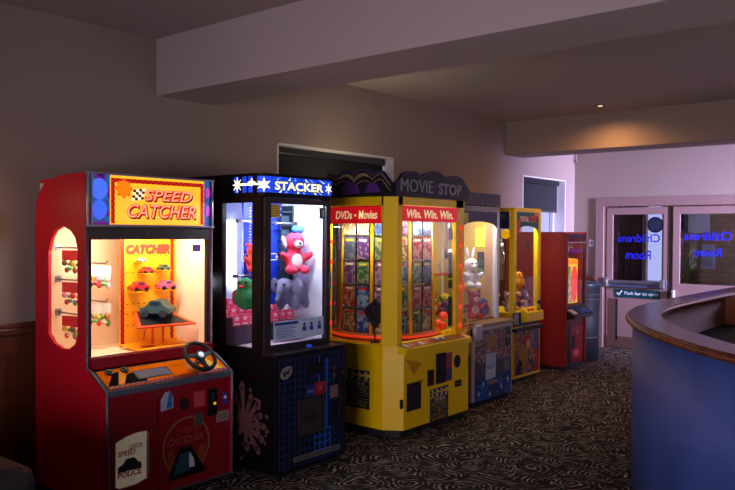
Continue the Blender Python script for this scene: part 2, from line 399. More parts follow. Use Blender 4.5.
BLIND = mat('black_blind_fabric', (22, 24, 28), .8, var=.1, scale=30)
def window(n, x0, x1, zb, lab):
    e = bpy.data.objects.new('window_%d' % n, None); COL.objects.link(e); e.location = (x0, W, 0); struct(e); e['label'] = lab
    wd = x1-x0
    F = FF(0, .17); mu = [] if n == 2 else [wd/2]
    b = MB(); b.plate(F, [(0, 1.08), (wd, 1.08), (wd, 2.37), (0, 2.37)], [[(.04, 1.13), (wd-.04, 1.13), (wd-.04, 2.32), (.04, 2.32)]], WHITEP, -.05, 0)
    for u in mu: b.rect(F, u-.025, u+.025, 1.13, 2.32, WHITEP, -.05, 0)
    b.rect(F, .04, wd-.04, 1.60, 1.62, WHITEP, -.05, 0)
    b.build('window_frame', e)
    b = MB(); b.rect(F, .05, wd-.05, 1.13, 2.32, glass_mat('window_glass', (.95, .97, 1)), -.004, .0); b.build('window_pane', e)
    # painted reveal lining, head and sides
    b = MB(); b.box(0, wd, -.002, .17, 2.352, 2.37, WHITEP); b.box(-.0, .018, -.002, .17, 1.08, 2.37, WHITEP); b.box(wd-.018, wd, -.002, .17, 1.08, 2.37, WHITEP)
    b.build('reveal', e)
    b = MB(); b.box(-.03, wd+.03, -.05, .16, 1.05, 1.08, WHITEP, .004); b.build('window_sill', e)
    bl = thing('roller_blind', {1: 'black roller blind over the window behind the movie machine', 2: 'dark roller blind drawn halfway down the window by the exit doors'}[n], 'blind', (x0, W, 0))
    b = MB(); b.rect(FF(0, .115), .02, wd-.04, zb, 2.31, BLIND, 0, .002); b.build('blind_fabric', bl)
    b = MB(); b.box(.02, wd-.04, .075, .135, 2.29, 2.35, mat('blind_cassette', (30, 30, 34), .4), .008); b.build('cassette', bl)
    b = MB(); b.box(.02, wd-.04, .108, .122, zb-.022, zb, M((60, 60, 66), .5), .004); b.build('bottom_bar', bl)
window(1, W1[0], W1[1], 1.55, 'window with a black blind behind the movie prize machine')
window(2, W2[0], W2[1], 1.93, 'bright window half covered by a dark blind next to the exit doors')

# ------------------------------------------------------------------ exit doors (end wall)
DOORP = mat('door_paint', (138, 110, 106), .5, var=.05)
DOORK = mat('door_paint_brown', (92, 66, 58), .5, var=.08)
INK = mat('blue_window_lettering', (24, 30, 190), .5, var=.05)
b = MB(); c_ = .09
b.plate(Fe, [(-DY1-.06, 0), (-DY1-.06, DH+.06), (-DY0+.06, DH+.06), (-DY0+.06, 0), (-DY0-.05, 0), (-DY0-.05, DH-.06), (-DY1+.05, DH-.06), (-DY1+.05, 0)], [], DOORP, 0, .03)
b.plate(Fe, [(-DY1, 0), (-DY1, DH), (-DY0, DH), (-DY0, 0), (-DY0-.05, 0), (-DY0-.05, DH-.05), (-DY1+.05, DH-.05), (-DY1+.05, 0)], [], DOORK, -.18, 0)
struct(b.build('trim_6'))['label'] = 'painted casing around the pair of exit doors'
def door(n, y1, y0, lab):
    """leaf between y1 (left as seen) and y0"""
    e = bpy.data.objects.new('door_%d' % n, None); COL.objects.link(e); e.location = (EX+.05, y1, 0); struct(e); e['label'] = lab
    F = FL(0, 0); wd = y1-y0
    b = MB(); b.plate(F, [(0, .01), (wd, .01), (wd, 1.985), (0, 1.985)], [[(.085, .95), (wd-.05, .95), (wd-.05, 1.885), (.085, 1.885)]], DOORP, -.045, 0)
    b.rect(F, .0, wd, .01, .17, DOORK, 0, .004)
    b.build('door_leaf', e)
    b = MB(); b.rect(F, .14, .17, .12, .70, mat('door_slot', (36, 26, 26), .6), .0, .004); b.rect(F, .03, .14, .12, .70, DOORK, 0, .003); b.build('lower_panel', e)
    b = MB(); b.rect(F, .085, wd-.05, .95, 1.885, GLASSD, -.025, -.020); b.build('door_pane', e)
    return e, F, wd
d1, F1, w1_ = door(1, 4.23, 3.385, 'left exit door leaf with push bar and blue mirrored lettering')
d2, F2, w2_ = door(2, 3.31, 2.11, 'right exit door leaf with blue mirrored lettering, cut by the photo edge')
b = MB(); b.text(F1, 'Childrens', .155, .74, 1.50, 1.615, INK, -.019, .001, bold=.012, mirror=True); b.text(F1, 'Room', .27, .62, 1.26, 1.385, INK, -.019, .001, bold=.012, mirror=True); b.build('lettering', d1)
b = MB(); b.text(F2, 'Childrens', .14, .73, 1.535, 1.65, INK, -.019, .001, bold=.012, mirror=True); b.text(F2, 'Room', .27, .61, 1.32, 1.43, INK, -.019, .001, bold=.012, mirror=True); b.build('lettering', d2)
b = MB(); b.rect(F1, w1_-.005, w1_+.075, .0, 1.985, DOORK, -.06, -.03)
b.rect(F1, w1_, w1_+.02, .0, 1.985, mat('gap_dark', (40, 26, 26), .6), -.03, .0); b.build('meeting_stile', d1)
pb = thing('push_bar', 'silver horizontal panic bar across the left exit door', 'push bar', (EX+.05, 4.23, 0))
b = MB(); b.box(-.07, -.02, -.84, .0, .915, .965, CHROME, .01); b.box(-.045, 0, -.84, .0, .87, .915, mat('bar_rail', (120, 130, 165), .35, metal=.7), .004); b.build('bar', pb)
for y in (.0, -.79): bb = MB(); bb.box(-.1, 0, y-.05, y+.012, .87, 1.0, CHROME, .012); bb.build('end_bracket', pb)
sg = thing('exit_sign', 'dark green sign with a white tick reading Push bar to open', 'sign', (EX+.05, 4.10, 0))
b = MB(); Fs = FL(0, 0); b.rect(Fs, 0, .63, .72, .84, mat('sign_green', (6, 62, 70), .4), 0, .006); b.build('sign_plate', sg)
b = MB(); wsg = mat('sign_white', (225, 240, 240), .5); b.line(Fs, [(.03, .785), (.055, .755), (.105, .82)], .016, wsg, .006, .008); b.text(Fs, 'Push bar to open', .14, .60, .748, .81, wsg, .006, .001, bold=.008); b.build('lettering', sg)
# switch plate on the end wall
b = MB(); b.box(EX-.012, EX, 4.39, 4.47, 1.43, 1.53, M((190, 188, 196), .4), .004); b.box(EX-.018, EX-.011, 4.41, 4.45, 1.455, 1.505, M((120, 118, 128), .4), .002)
tag(b.build('light_switch'), 'small white switch plate on the wall left of the exit doors', 'switch')
b = MB(); b.box(EX-.02, EX+.04, 3.27, 3.305, .76, .86, M((190, 190, 196), .35), .006); b.box(EX-.04, EX-.02, 3.28, 3.295, .78, .84, CHROME, .003)
tag(b.build('door_latch'), 'small metal latch at the edge of the right exit door', 'latch')

# lobby behind the doors
BRICK = brick_mat('buff_brick', (170, 136, 116), (150, 118, 100), (136, 112, 98), .22, .075)
LX = 12.0
b = MB(); b.box(LX, LX+.1, .2, 3.95, 0, 2.7, BRICK); b.box(LX, LX+.1, 4.2, 5.0, 0, 2.7, BRICK); b.box(LX, LX+.1, 3.95, 4.2, 2.05, 2.7, BRICK); struct(b.build('wall_lobby'))
b = MB(); b.box(EX+.2, LX+.1, .1, 5.0, 2.7, 2.78, CEIL); struct(b.build('trim_7'))['label'] = 'lobby ceiling beyond the exit doors'
b = MB(); b.box(EX+.2, LX, .1, .2, 0, 2.7, WALL); b.box(EX+.2, LX, 4.95, 5.05, 0, 2.7, WALL); struct(b.build('wall_lobby_side'))
b = MB(); b.box(LX-.08, LX-.01, 4.22, 4.62, 0, 2.15, wood_mat('red_brown_boards', (46, 14, 18), (72, 26, 26)))
for y in (4.32, 4.42, 4.52): b.box(LX-.085, LX-.08, y-.004, y+.004, 0, 2.15, M((22, 8, 10), .6))
tag(b.build('board_door'), 'dark red-brown boarded door seen through the left exit door pane', 'door')
b = MB(); b.box(LX+.02, LX+.06, 3.955, 4.195, 0.005, 2.045, glass_mat('lobby_glass', (.95, .97, 1)))
tag(b.build('glazed_entrance'), 'bright glazed slot of daylight behind the left exit door', 'window')
b = MB(); Fl = Face((LX-.0, 0, 0), (0, -1, 0), (0, 0, 1)); b.disc(Fl, -4.05, 1.76, .125, M((40, 60, 150), .5), w0=.012, w1=.02); b.disc(Fl, -4.05, 1.76, .10, M((110, 130, 200), .5), w0=.02, w1=.022)
tag(b.build('round_notice'), 'round blue notice on the bright glass behind the left exit door', 'notice')
b = MB(); b.rect(Fl, -3.56, -3.25, 1.64, 1.95, M((200, 200, 225), .6), 0, .006); tag(b.build('paper_notice'), 'large blank white paper on the lobby brick wall', 'notice')
b = MB(); b.rect(Fl, -3.36, -3.17, 1.10, 1.46, M((170, 175, 205), .6), 0, .006); b.disc(Fl, -3.27, 1.36, .025, M((180, 60, 60), .6), w0=.006, w1=.008)
for k in range(6): b.rect(Fl, -3.34, -3.2, 1.28-k*.028, 1.288-k*.028, M((90, 90, 110), .6), .006, .008)
tag(b.build('paper_poster'), 'white poster with a red emblem on the lobby brick wall', 'poster')
b = MB(); b.box(LX-.12, LX, 3.58, 3.68, 1.68, 1.92, M((38, 40, 48), .5), .01); tag(b.build('alarm_box'), 'dark box high on the lobby wall behind the right exit door', 'box')
b = MB(); b.box(LX-.14, LX-.06, 3.36, 3.50, 0, 1.62, M((74, 56, 36), .6), .01); tag(b.build('timber_post'), 'brown timber post in the lobby behind the right exit door', 'post')
pt = thing('potted_plant', 'leafy green plant in the lobby behind the right exit door', 'plant', (LX-.5, 3.40, 0))
b = MB(); b.lathe((0, 0, 0), [(.10, 0), (.14, .3), (.15, .32), (.13, .32), (.12, .28)], M((90, 50, 40), .6)); b.build('pot', pt)
b = MB()
for k in range(46):
    a = k*2.4; z = .35+.9*((k*.37) % 1); r = .05+.09*((k*.61) % 1)
    c0 = Vector((r*math.cos(a), r*math.sin(a), z)); d = Vector((math.cos(a), math.sin(a), .7)).normalized()*.11; s_ = Vector((-math.sin(a), math.cos(a), 0))*.022
    b.prism([c0, c0+d*.5-s_, c0+d, c0+d*.5+s_], [p_+Vector((0, 0, .003)) for p_ in (c0, c0+d*.5-s_, c0+d, c0+d*.5+s_)], M((40, 120, 40), .5))
b.cyl((0, 0, .28), (0, 0, 1.2), .012, M((60, 50, 30), .7)); b.build('foliage', pt)
cb_ = MB(); cb_.box(LX-.45, LX-.02, 3.75, 4.2, .0, .86, M((60, 64, 84), .5), .01); cb_.box(LX-.47, LX-.02, 3.72, 4.22, .86, .89, M((150, 150, 180), .4), .004)
tag(cb_.build('lobby_table'), 'low pale-topped cabinet in the lobby behind the push bar', 'cabinet')

# ------------------------------------------------------------------ ceiling downlight and wall lamp
dl = thing('ceiling_downlight', 'small recessed ceiling downlight in front of the far beam', 'light', (7.95, 3.29, 3.0))
b = MB(); b.ring(Face((0, 0, 0), (1, 0, 0), (0, -1, 0)), 0, 0, .05, .034, M((60, 52, 48), .4, metal=.6), w0=0, w1=.008); b.build('bezel', dl)
b = MB(); b.disc(Face((0, 0, 0), (1, 0, 0), (0, -1, 0)), 0, 0, .034, glow((255, 225, 180), 3), w0=0, w1=.003); b.build('bulb', dl)
l = bpy.data.lights.new('downlight_spot', 'SPOT'); l.energy = 62; l.color = (1, .50, .18); l.spot_size = 2.9; l.spot_blend = .9; l.shadow_soft_size = .04
o = bpy.data.objects.new('downlight_spot', l); COL.objects.link(o); o.location = (7.95, 3.29, 2.98)
sc = thing('wall_lamp', 'warm lit wall lamp at the left edge of the photo', 'lamp', (1.98, 4.7, 1.6))
b = MB(); b.box(-.05, .05, -.02, 0, -.08, .08, CHROME, .005); b.cyl((0, 0, 0), (0, -.08, 0), .012, CHROME); b.build('bracket', sc)
b = MB(); b.lathe((0, -.1, -.1), [(.055, 0), (.062, .05), (.055, .2), (.05, .2), (.05, .01)], glow((255, 190, 120), .9)); b.build('lamp_shade', sc)
l = bpy.data.lights.new('wall_lamp_bulb', 'POINT'); l.energy = .45; l.color = (1, .62, .36); l.shadow_soft_size = .05
o = bpy.data.objects.new('wall_lamp_bulb', l); COL.objects.link(o); o.location = (1.98, 4.55, 1.78)

# ------------------------------------------------------------------ counter
BLUEP = mat('blue_counter_paint', (68, 94, 168), .45, var=.4, scale=4.5, bump=.12)
OUT = [(2.98, -.9), (3.0, -.3), (3.1, .2), (3.24, .55), (3.42, .84), (3.66, 1.08), (3.95, 1.32), (4.25, 1.53), (4.62, 1.725), (4.95, 1.845), (5.3, 1.92), (5.7, 1.955), (6.3, 1.96), (7.2, 1.95), (8.0, 1.93), (8.2, 1.93)]
def smooth(pts, n=3):
    for _ in range(n):
        q = [pts[0]]
        for a, c in zip(pts, pts[1:]): q += [(a[0]*.75+c[0]*.25, a[1]*.75+c[1]*.25), (a[0]*.25+c[0]*.75, a[1]*.25+c[1]*.75)]
        pts = q+[pts[-1]]
    return pts
OUTS = smooth(OUT, 2)
def offset(pts, d):
    r = []
    for k in range(len(pts)):
        a = Vector(pts[max(0, k-1)]); c = Vector(pts[min(len(pts)-1, k+1)]); t = (c-a).normalized(); n = Vector((t.y, -t.x))
        r.append((pts[k][0]+n.x*d, pts[k][1]+n.y*d))
    return r
def band(b, A, B, z0, z1, m, sm=True):
    i = b.mi(m); V = [[b.bm.verts.new((p[0], p[1], z)) for p in L_] for L_, z in ((A, z0), (B, z0), (B, z1), (A, z1))]
    for q in range(4):
        L0, L1 = V[q], V[(q+1) % 4]
        for k in range(len(A)-1):
            f = b.bm.faces.new((L0[k], L0[k+1], L1[k+1], L1[k])); f.material_index = i; f.smooth = sm and q in (1, 3)
    for k in (0, -1): b.bm.faces.new([V[q][k] for q in range(4)]).material_index = i
ct = thing('bar_counter', 'curved bar counter with a wooden top and blue painted front', 'counter', (0, 0, 0))
b = MB(); band(b, offset(OUTS, .03), offset(OUTS, .07), .03, 1.055, BLUEP); b.build('front_panel', ct)
b = MB(); band(b, offset(OUTS, .032), offset(OUTS, .06), 0, .1, mat('counter_plinth', (30, 32, 50), .6)); b.build('plinth', ct)
b = MB(); band(b, offset(OUTS, .0), offset(OUTS, .20), 1.06, 1.095, WOODC); band(b, offset(OUTS, .008), offset(OUTS, .19), 1.095, 1.102, WOODC)
i_ = 0
b.tube([(p[0], p[1], 1.078) for p in offset(OUTS, .004)], .0185, WOODC, 10); b.build('counter_top', ct)
b = MB(); band(b, offset(OUTS, .15), offset(OUTS, .175), .0, 1.06, wood_mat('counter_inner_panel', (60, 26, 16), (92, 44, 24), .45)); b.build('inner_panel', ct)
b = MB(); band(b, offset(OUTS, .175), offset(OUTS, .62), .80, .83, mat('dark_worktop', (12, 12, 13), .8)); b.build('inner_worktop', ct)
b = MB(); b.box(7.05, 7.2, 1.62, 1.775, .83, 1.06, wood_mat('inner_post_wood', (120, 56, 22), (150, 76, 34))); b.build('end_post', ct)

# dark upholstered seat at the lower left
st = thing('upholstered_bench', 'dark upholstered seat at the lower left corner of the photo', 'bench', (.93, 2.95, 0))
LEA = mat('dark_leather', (18, 17, 20), .6, var=.2, scale=14, bump=.3)
b = MB(); b.box(-.5, .43, -.25, .55, .18, .60, LEA, .04); b.build('seat_body', st)
b = MB(); b.box(-.52, .45, -.27, .57, .585, .74, LEA, .055); b.build('seat_cushion', st)
for x in (-.45, .38):
    for y in (-.2, .5): bb = MB(); bb.cyl((x, y, 0), (x, y, .19), .018, WOODD, r1=.025); bb.build('leg', st)
#MACHINES
# ------------------------------------------------------------------ shared artwork colours
WH = M((235, 232, 225), .5); BK = M((12, 12, 14), .45); ORANGE = M((235, 110, 20), .45); CREAM = M((245, 225, 190), .6, var=.03)
def point(name, loc, e, c, r=.04):
    l = bpy.data.lights.new(name, 'POINT'); l.energy = e; l.color = c; l.shadow_soft_size = r
    o = bpy.data.objects.new(name, l); COL.objects.link(o); o.location = loc; return o
def hole(u0, u1, v0, v1, c=0):
    return [(u0+c, v0), (u1-c, v0), (u1, v0+c), (u1, v1-c), (u1-c, v1), (u0+c, v1), (u0, v1-c), (u0, v0+c)] if c else [(u0, v0), (u1, v0), (u1, v1), (u0, v1)]

# ================================================================== 1. red racing prize machine
X1, Y1 = 2.33, 3.80
m1 = thing('prize_machine', 'red racing-themed prize machine with steering wheel and glowing yellow marquee, nearest the camera', 'arcade machine', (X1, Y1, 0), 0, None)
WD = .91
prof = [(0, .03), (0, .70), (.165, .795), (.215, .81), (.215, 1.945), (.52, 1.935), (.62, 1.915), (.70, 1.885), (.755, 1.84), (.79, 1.78), (.80, 1.70), (.80, .03)]
# left side panel with arched window; face u = -y
side = [(-y, z) for y, z in prof]
arch = [(-.64, .98), (-.64, 1.48), (-.605, 1.56), (-.56, 1.605), (-.47, 1.635), (-.38, 1.605), (-.33, 1.565), (-.305, 1.50), (-.305, 1.0), (-.33, .94), (-.40, .905), (-.48, .90), (-.57, .925)]
b = MB(); b.plate(FL(0, 0), side, [arch], RED, -.02, 0)
b.plate(FL(WD, 0), side, [], RED, 0, .02)
b.box(.02, WD-.02, .78, .80, .03, 1.72, RED); b.box(.02, WD-.02, .25, .78, 1.90, 1.92, RED)
b.prism([(.02, .80, 1.70), (.02, .79, 1.78), (.02, .755, 1.84), (.02, .70, 1.885), (.02, .62, 1.915), (.02, .60, 1.90), (.02, .69, 1.865), (.02, .74, 1.82), (.02, .775, 1.76), (.02, .78, 1.70)],
        [(WD-.02, .80, 1.70), (WD-.02, .79, 1.78), (WD-.02, .755, 1.84), (WD-.02, .70, 1.885), (WD-.02, .62, 1.915), (WD-.02, .60, 1.90), (WD-.02, .69, 1.865), (WD-.02, .74, 1.82), (WD-.02, .775, 1.76), (WD-.02, .78, 1.70)], RED)
b.box(.02, WD-.02, .01, .78, .03, .06, RED); b.box(.02, WD-.02, .004, .02, .62, .70, STEEL); b.box(.02, WD-.02, .17, .235, .81, .868, REDD)
b.box(.02, WD-.02, .20, .78, .80, .83, RED); b.box(.04, WD-.04, .05, .76, 0, .03, BLACKM)
# dirt smudges under the side window
b.build('cabinet', m1)
b = MB(); b.plate(FL(.0, 0), [(u*1.0, v) for u, v in arch], [], GLASS, -.014, -.010); b.build('side_window', m1)
# metal edge trim down the front edges
b = MB()
for x in (0, WD): b.tube([(x+(.004 if x == 0 else -.004), y-.002, z) for y, z in [(0, .03), (0, .70), (.165, .797), (.213, .812), (.213, 1.945)]], .0075, STEEL, 8)
b.box(0, WD, -.003, .008, .672, .705, STEEL, .002); b.box(0.01, WD-.01, .0, .012, .03, .045, CHROME)
b.build('edge_trim', m1)
# header band + glass
F = FF(0, .215)
b = MB(); b.rect(F, .02, WD-.02, 1.555, 1.632, M((52, 44, 46), .4), -.03, .0); b.disc(F, .42, 1.60, .006, CHROME, w0=0, w1=.004); b.disc(F, .13, 1.585, .005, BK, w0=0, w1=.004)
b.rect(F, .02, .035, .868, 1.555, BLACKM, -.03, .0); b.rect(F, WD-.035, WD-.02, .868, 1.555, BLACKM, -.03, .0); b.rect(F, .035, WD-.035, .860, .872, CHROME, -.01, .002)
b.build('window_frame', m1)
b = MB(); b.rect(F, .035, WD-.035, .872, 1.555, GLASS, -.012, -.008); b.rect(F, WD-.15, WD-.085, 1.475, 1.52, M((110, 70, 150), .5), -.008, -.006); b.build('window_pane', m1)
# marquee (backlit)
YG = mat('marquee_yellow', (255, 168, 20), .4, emit=1.3, var=.2, scale=7); YG2 = mat('marquee_glow', (255, 172, 48), .4, emit=1.15, var=.16, scale=6); RG = glow((225, 25, 12), .75); DRG = glow((140, 20, 10), .5)
PG = art_mat('marquee_violet', [(40, 10, 90), (110, 30, 140), (30, 100, 170), (120, 20, 90)], 9)
PG.node_tree.nodes['Principled BSDF'].inputs['Emission Strength'].default_value = .55
_r = [n for n in PG.node_tree.nodes if n.type == 'VALTORGB'][0]; PG.node_tree.links.new(_r.outputs[0], PG.node_tree.nodes['Principled BSDF'].inputs['Emission Color'])
b = MB(); b.rect(F, .012, WD-.012, 1.64, 1.94, PG, -.02, 0)
b.rect(F, .155, .845, 1.645, 1.935, YG, 0, .002)
def chk(u0, u1, v0, v1, nu, nv, w0=.002): b.checker(F, u0, u1, v0, v1, nu, nv, RG, DRG, w0, w0+.0012)
chk(.16, .84, 1.895, 1.92, 36, 2); chk(.16, .185, 1.65, 1.895, 2, 14); chk(.815, .84, 1.65, 1.895, 2, 14)
b.rect(F, .20, .80, 1.655, 1.885, YG2, .002, .003)
b.star(F, .245, 1.86, .062, .045, 8, glow((235, 90, 10), .8), .003, .0045); b.star(F, .245, 1.86, .05, .042, 12, glow((250, 120, 0), 1), .0045, .005)
# chequered flag
for i in range(4):
    for j in range(4): b.poly(F, [(.30+i*.021+j*.003, 1.79+j*.017+i*.003), (.32+i*.021+j*.003, 1.79+j*.017+i*.003), (.32+i*.021+j*.003, 1.806+j*.017+i*.003), (.30+i*.021+j*.003, 1.806+j*.017+i*.003)], glow((60, 30, 25), .2) if (i+j) % 2 else glow((250, 235, 200), 1), .0045, .0055)
LR = glow((225, 40, 20), .8); LSH = glow((90, 20, 10), .25); LH = glow((255, 165, 130), 1.0)
for t_, u0, u1, v0, v1 in (('SPEED', .385, .745, 1.792, 1.862), ('CATCHER', .265, .775, 1.685, 1.772)):
    b.text(F, t_, u0+.008, u1+.008, v0-.008, v1-.008, LSH, .005, .001, .25, .035); b.text(F, t_, u0, u1, v0, v1, LR, .006, .001, .25, .05); b.text(F, t_, u0+.003, u1-.003, v0+.003, v1-.003, LH, .007, .001, .25, -.004)
for (u, v, rr, cc) in ((.085, 1.85, .052, (70, 110, 255)), (.085, 1.73, .047, (60, 100, 250)), (.875, 1.86, .03, (190, 60, 190)), (.875, 1.74, .03, (170, 60, 200))):
    b.disc(F, u, v, rr*(.55 if u > .5 else 1), glow(cc, .9), rv=rr*1.2, w0=.002, w1=.004)
b.poly(F, [(.02, 1.76), (.03, 1.92), (.14, 1.86), (.14, 1.84), (.045, 1.88)], glow((30, 150, 150), .5), .001, .0018)
b.build('marquee', m1)
b = MB()
for z in (1.636, 1.943): b.box(-.004, WD+.004, .200, .225, z-.006, z+.006, CHROME, .002)
for x in (.003, .028, WD-.006): b.box(x-.004, x+.005, .196, .216, 1.64, 1.94, CHROME)
for x in (-.004, WD+.004):
    for z in (1.636, 1.943): b.ell((x, .205, z), .010, CHROME, seg=8, rings=6)
b.build('marquee_trim', m1)
# interior
INC = mat('cream_interior', (248, 224, 190), .6, var=.03)
b = MB(); b.box(.02, WD-.02, .765, .779, .83, 1.9, INC); b.box(WD-.034, WD-.02, .235, .765, .83, 1.9, INC); b.box(.02, WD-.02, .24, .765, .83, .85, INC)
b.box(.035, WD-.035, .24, .765, 1.63, 1.645, INC); b.build('interior_lining', m1)
b = MB(); b.cyl((.10, .236, 1.622), (.80, .236, 1.622), .010, glow((255, 235, 200), 4), n=10); b.build('lamp_tube', m1)
YB = mat('prize_board_yellow', (255, 162, 0), .5, var=.05, emit=.12)
bd = MB(); Fb = FF(.44, .55)
bd.rect(Fb, 0, .43, .85, 1.60, YB, -.012, 0); bd.rect(Fb, 0, .025, .85, 1.60, mat('b_red', (200, 30, 20), .5), 0, .002)
for k in range(40): bd.rect(Fb, (k % 2)*.0125, (k % 2)*.0125+.0125, .855+k*.0185, .855+(k+1)*.0185, DRG if 0 else M((120, 14, 10), .5), .002, .003)
bd.rect(Fb, .385, .41, .85, 1.60, M((205, 30, 20), .5), 0, .002)
for k in range(40): bd.rect(Fb, .385+(k % 2)*.0125, .385+(k % 2)*.0125+.0125, .855+k*.0185, .855+(k+1)*.0185, M((120, 14, 10), .5), .002, .003)
bd.text(Fb, 'CATCHER', .035, .375, 1.46, 1.52, M((225, 50, 30), .5), .003, .002, .25, .05); bd.text(Fb, 'CATCHER', .04, .38, 1.452, 1.514, M((70, 20, 10), .5), .001, .001, .25, .05)
for z in (1.44, 1.33, 1.235, 1.125, 1.06, .985):
    for k in range(8): bd.rect(Fb, .04+k*.043, .055+k*.043, z, z+.005, M((90, 60, 10), .5), 0, .003)
for pts in ([(.17, .88), (.18, .94), (.205, .97), (.20, 1.03)], [(.24, .88), (.235, .93), (.255, .97), (.235, 1.03)]): bd.line(Fb, pts, .008, M((230, 80, 20), .5), .002, .003)
bd.build('prize_board', m1)
b = MB(); Ft = Face((.40, .24, .852), (1, 0, 0), (0, 1, .08))
b.rect(Ft, 0, .47, 0, .27, YB, 0, .004); b.checker(Ft, .0, .47, 0, .018, 30, 2, M((200, 30, 20), .5), M((120, 14, 10), .5), .004, .005)
b.disc(Ft, .12, .13, .05, M((200, 60, 20), .5), .03, .004, .005); b.disc(Ft, .30, .12, .07, M((225, 60, 20), .5), .03, .004, .005); b.rect(Ft, .40, .46, .05, .2, CREAM, .004, .006)
b.text(Ft, 'SPEED', .24, .36, .10, .14, YB, .005, .001, .2, .02); b.build('prize_tray', m1)
# control panel, wheel, buttons
ang = math.atan2(.095, .165)
Fc = Face((0, 0, .705), (1, 0, 0), (0, .165, .092)); L_ = math.hypot(.165, .092)
b = MB(); b.rect(Fc, .0, WD, 0, L_, BLACKM, -.012, 0)
CY = mat('panel_yellow', (255, 118, 0), .95); BKR = M((10, 10, 12), .8)
for q_ in (CY, BKR): q_.node_tree.nodes['Principled BSDF'].inputs['Specular IOR Level'].default_value = .05
b.rect(Fc, .03, WD-.03, .012, L_-.01, CY, 0, .002)
b.checker(Fc, .03, WD-.03, .012, .036, 50, 2, M((190, 30, 15), .5), M((60, 12, 10), .5), .002, .003)
b.poly(Fc, [(.03, .036), (.11, .036), (.16, .15), (.12, .15)], BKR, .002, .003); b.poly(Fc, [(.10, .04), (.14, .04), (.20, .15), (.16, .15)], M((250, 160, 5), .7), .003, .004)
b.poly(Fc, [(.13, .036), (.30, .036), (.25, .13), (.2, .12)], BKR, .002, .003); b.poly(Fc, [(.60, .03), (.72, .03), (.66, .16), (.62, .16)], M((200, 110, 0), .4), .002, .003)
b.poly(Fc, [(.78, .04), (.86, .04), (.80, .15), (.76, .15)], M((250, 200, 40), .4), .002, .003); b.poly(Fc, [(.74, .04), (.78, .04), (.75, .15), (.72, .15)], BKR, .002, .003)
b.rect(Fc, .24, .48, .055, .135, BK, .003, .005); b.rect(Fc, .25, .47, .062, .128, mat('lcd_screen', (90, 92, 110), .6), .005, .006)
cp = b.build('control_panel', m1)
for x in (.10, .20):
    b = MB(); c0 = Vector(Fc.p(x, .155, .002)); b.cyl(c0, c0+Fc.n*.012, .024, BK, n=18); b.cyl(c0+Fc.n*.012, c0+Fc.n*.02, .015, BK, r1=.012, n=16); b.build('button', m1)
sw = MB(); hub = Vector(Fc.p(.665, .085, .0)); nrm = (Fc.n+Vector((0, -.45, .05))).normalized(); a_ = Vector((1, 0, 0)); b_ = nrm.cross(a_).normalized(); ctr = hub+nrm*.075+Vector((0, .0, .025))
pts = [ctr+.103*(math.cos(t*2*PI/36)*a_+math.sin(t*2*PI/36)*b_) for t in range(36)]
RB = mat('wheel_rubber', (10, 9, 11), .6)
sw.tube(pts, .013, RB, 10, True); sw.cyl(hub, ctr, .018, CHROME, n=12); sw.cyl(ctr-nrm*.008, ctr+nrm*.014, .034, RB, n=20)
for t in (PI*.04, PI*.96, PI*1.5): 
    d = math.cos(t)*a_+math.sin(t)*b_; s_ = nrm.cross(d)*.016
    sw.prism([ctr+d*.02-s_, ctr+d*.1-s_*.8, ctr+d*.1+s_*.8, ctr+d*.02+s_], [p_+nrm*.007 for p_ in (ctr+d*.02-s_, ctr+d*.1-s_*.8, ctr+d*.1+s_*.8, ctr+d*.02+s_)], RB)
so = sw.build('steering_wheel', m1)
b = MB(); b.cyl(ctr+nrm*.014, ctr+nrm*.018, .02, CHROME, n=18); b.build('horn_cap', so)
# lower doors
F = FF(0, .006)
b = MB(); ww = [(.06, .155), (.06, .405), (.13, .43), (.20, .44), (.27, .437), (.29, .41), (.295, .19), (.28, .155), (.20, .135), (.09, .135)]
b.plate(F, [(.022, .05), (.335, .05), (.335, .668), (.022, .668)], [ww], REDD, -.01, .004); b.build('left_door', m1)
b = MB(); FLP = mat('flap_cream', (240, 222, 190), .45, var=.04, emit=.10)
b.plate(F, [(u, v) for u, v in ww], [], FLP, -.03, -.014); b.rect(F, .275, .29, .16, .42, M((160, 120, 90), .5), -.014, -.006)
rd = M((200, 30, 30), .5); b.text(F, 'SPEED', .085, .20, .315, .345, rd, -.014, .001, .1, .02); b.text(F, 'CATCH', .16, .245, .345, .372, rd, -.014, .001, .1, .02)
b.poly(F, [(.085, .255), (.12, .27), (.14, .295), (.19, .295), (.22, .265), (.24, .255), (.24, .225), (.085, .225)], M((30, 50, 36), .5), -.014, -.012); b.text(F, 'POLICE', .085, .24, .19, .225, rd, -.014, .001, 0, .03)
fl = b.build('prize_flap', m1)
b = MB(); b.rect(F, .345, WD-.022, .05, .668, REDD, -.01, .004)
dk = M((120, 70, 60), .5)
b.ring(F, .55, .29, .178, .165, M((150, 100, 60), .5), w0=.004, w1=.006); b.ring(F, .55, .27, .145, .10, M((150, 70, 20), .5), w0=.004, w1=.005, a0=PI, a1=2*PI)
b.text(F, 'SPEED', .47, .66, .365, .40, M((150, 50, 45), .5), .004, .002, .2, .03); b.text(F, 'CATCHER', .41, .68, .305, .35, M((165, 70, 60), .5), .004, .002, .2, .03)
b.poly(F, [(.40, .10), (.70, .10), (.58, .285), (.50, .285)], BK, .005, .007); b.poly(F, [(.45, .13), (.50, .25), (.56, .25), (.57, .13)], M((30, 80, 90), .5), .007, .008); b.poly(F, [(.56, .15), (.57, .25), (.60, .20), (.61, .15)], M((220, 220, 220), .5), .007, .008)
b.poly(F, [(.60, .40), (.66, .40), (.68, .475), (.62, .475)], BK, .006, .008)
for k in range(4): b.line(F, [(.605+k*.016, .40), (.622+k*.016, .475)], .005, M((130, 130, 130), .5), .008, .009)
b.build('right_door', m1)
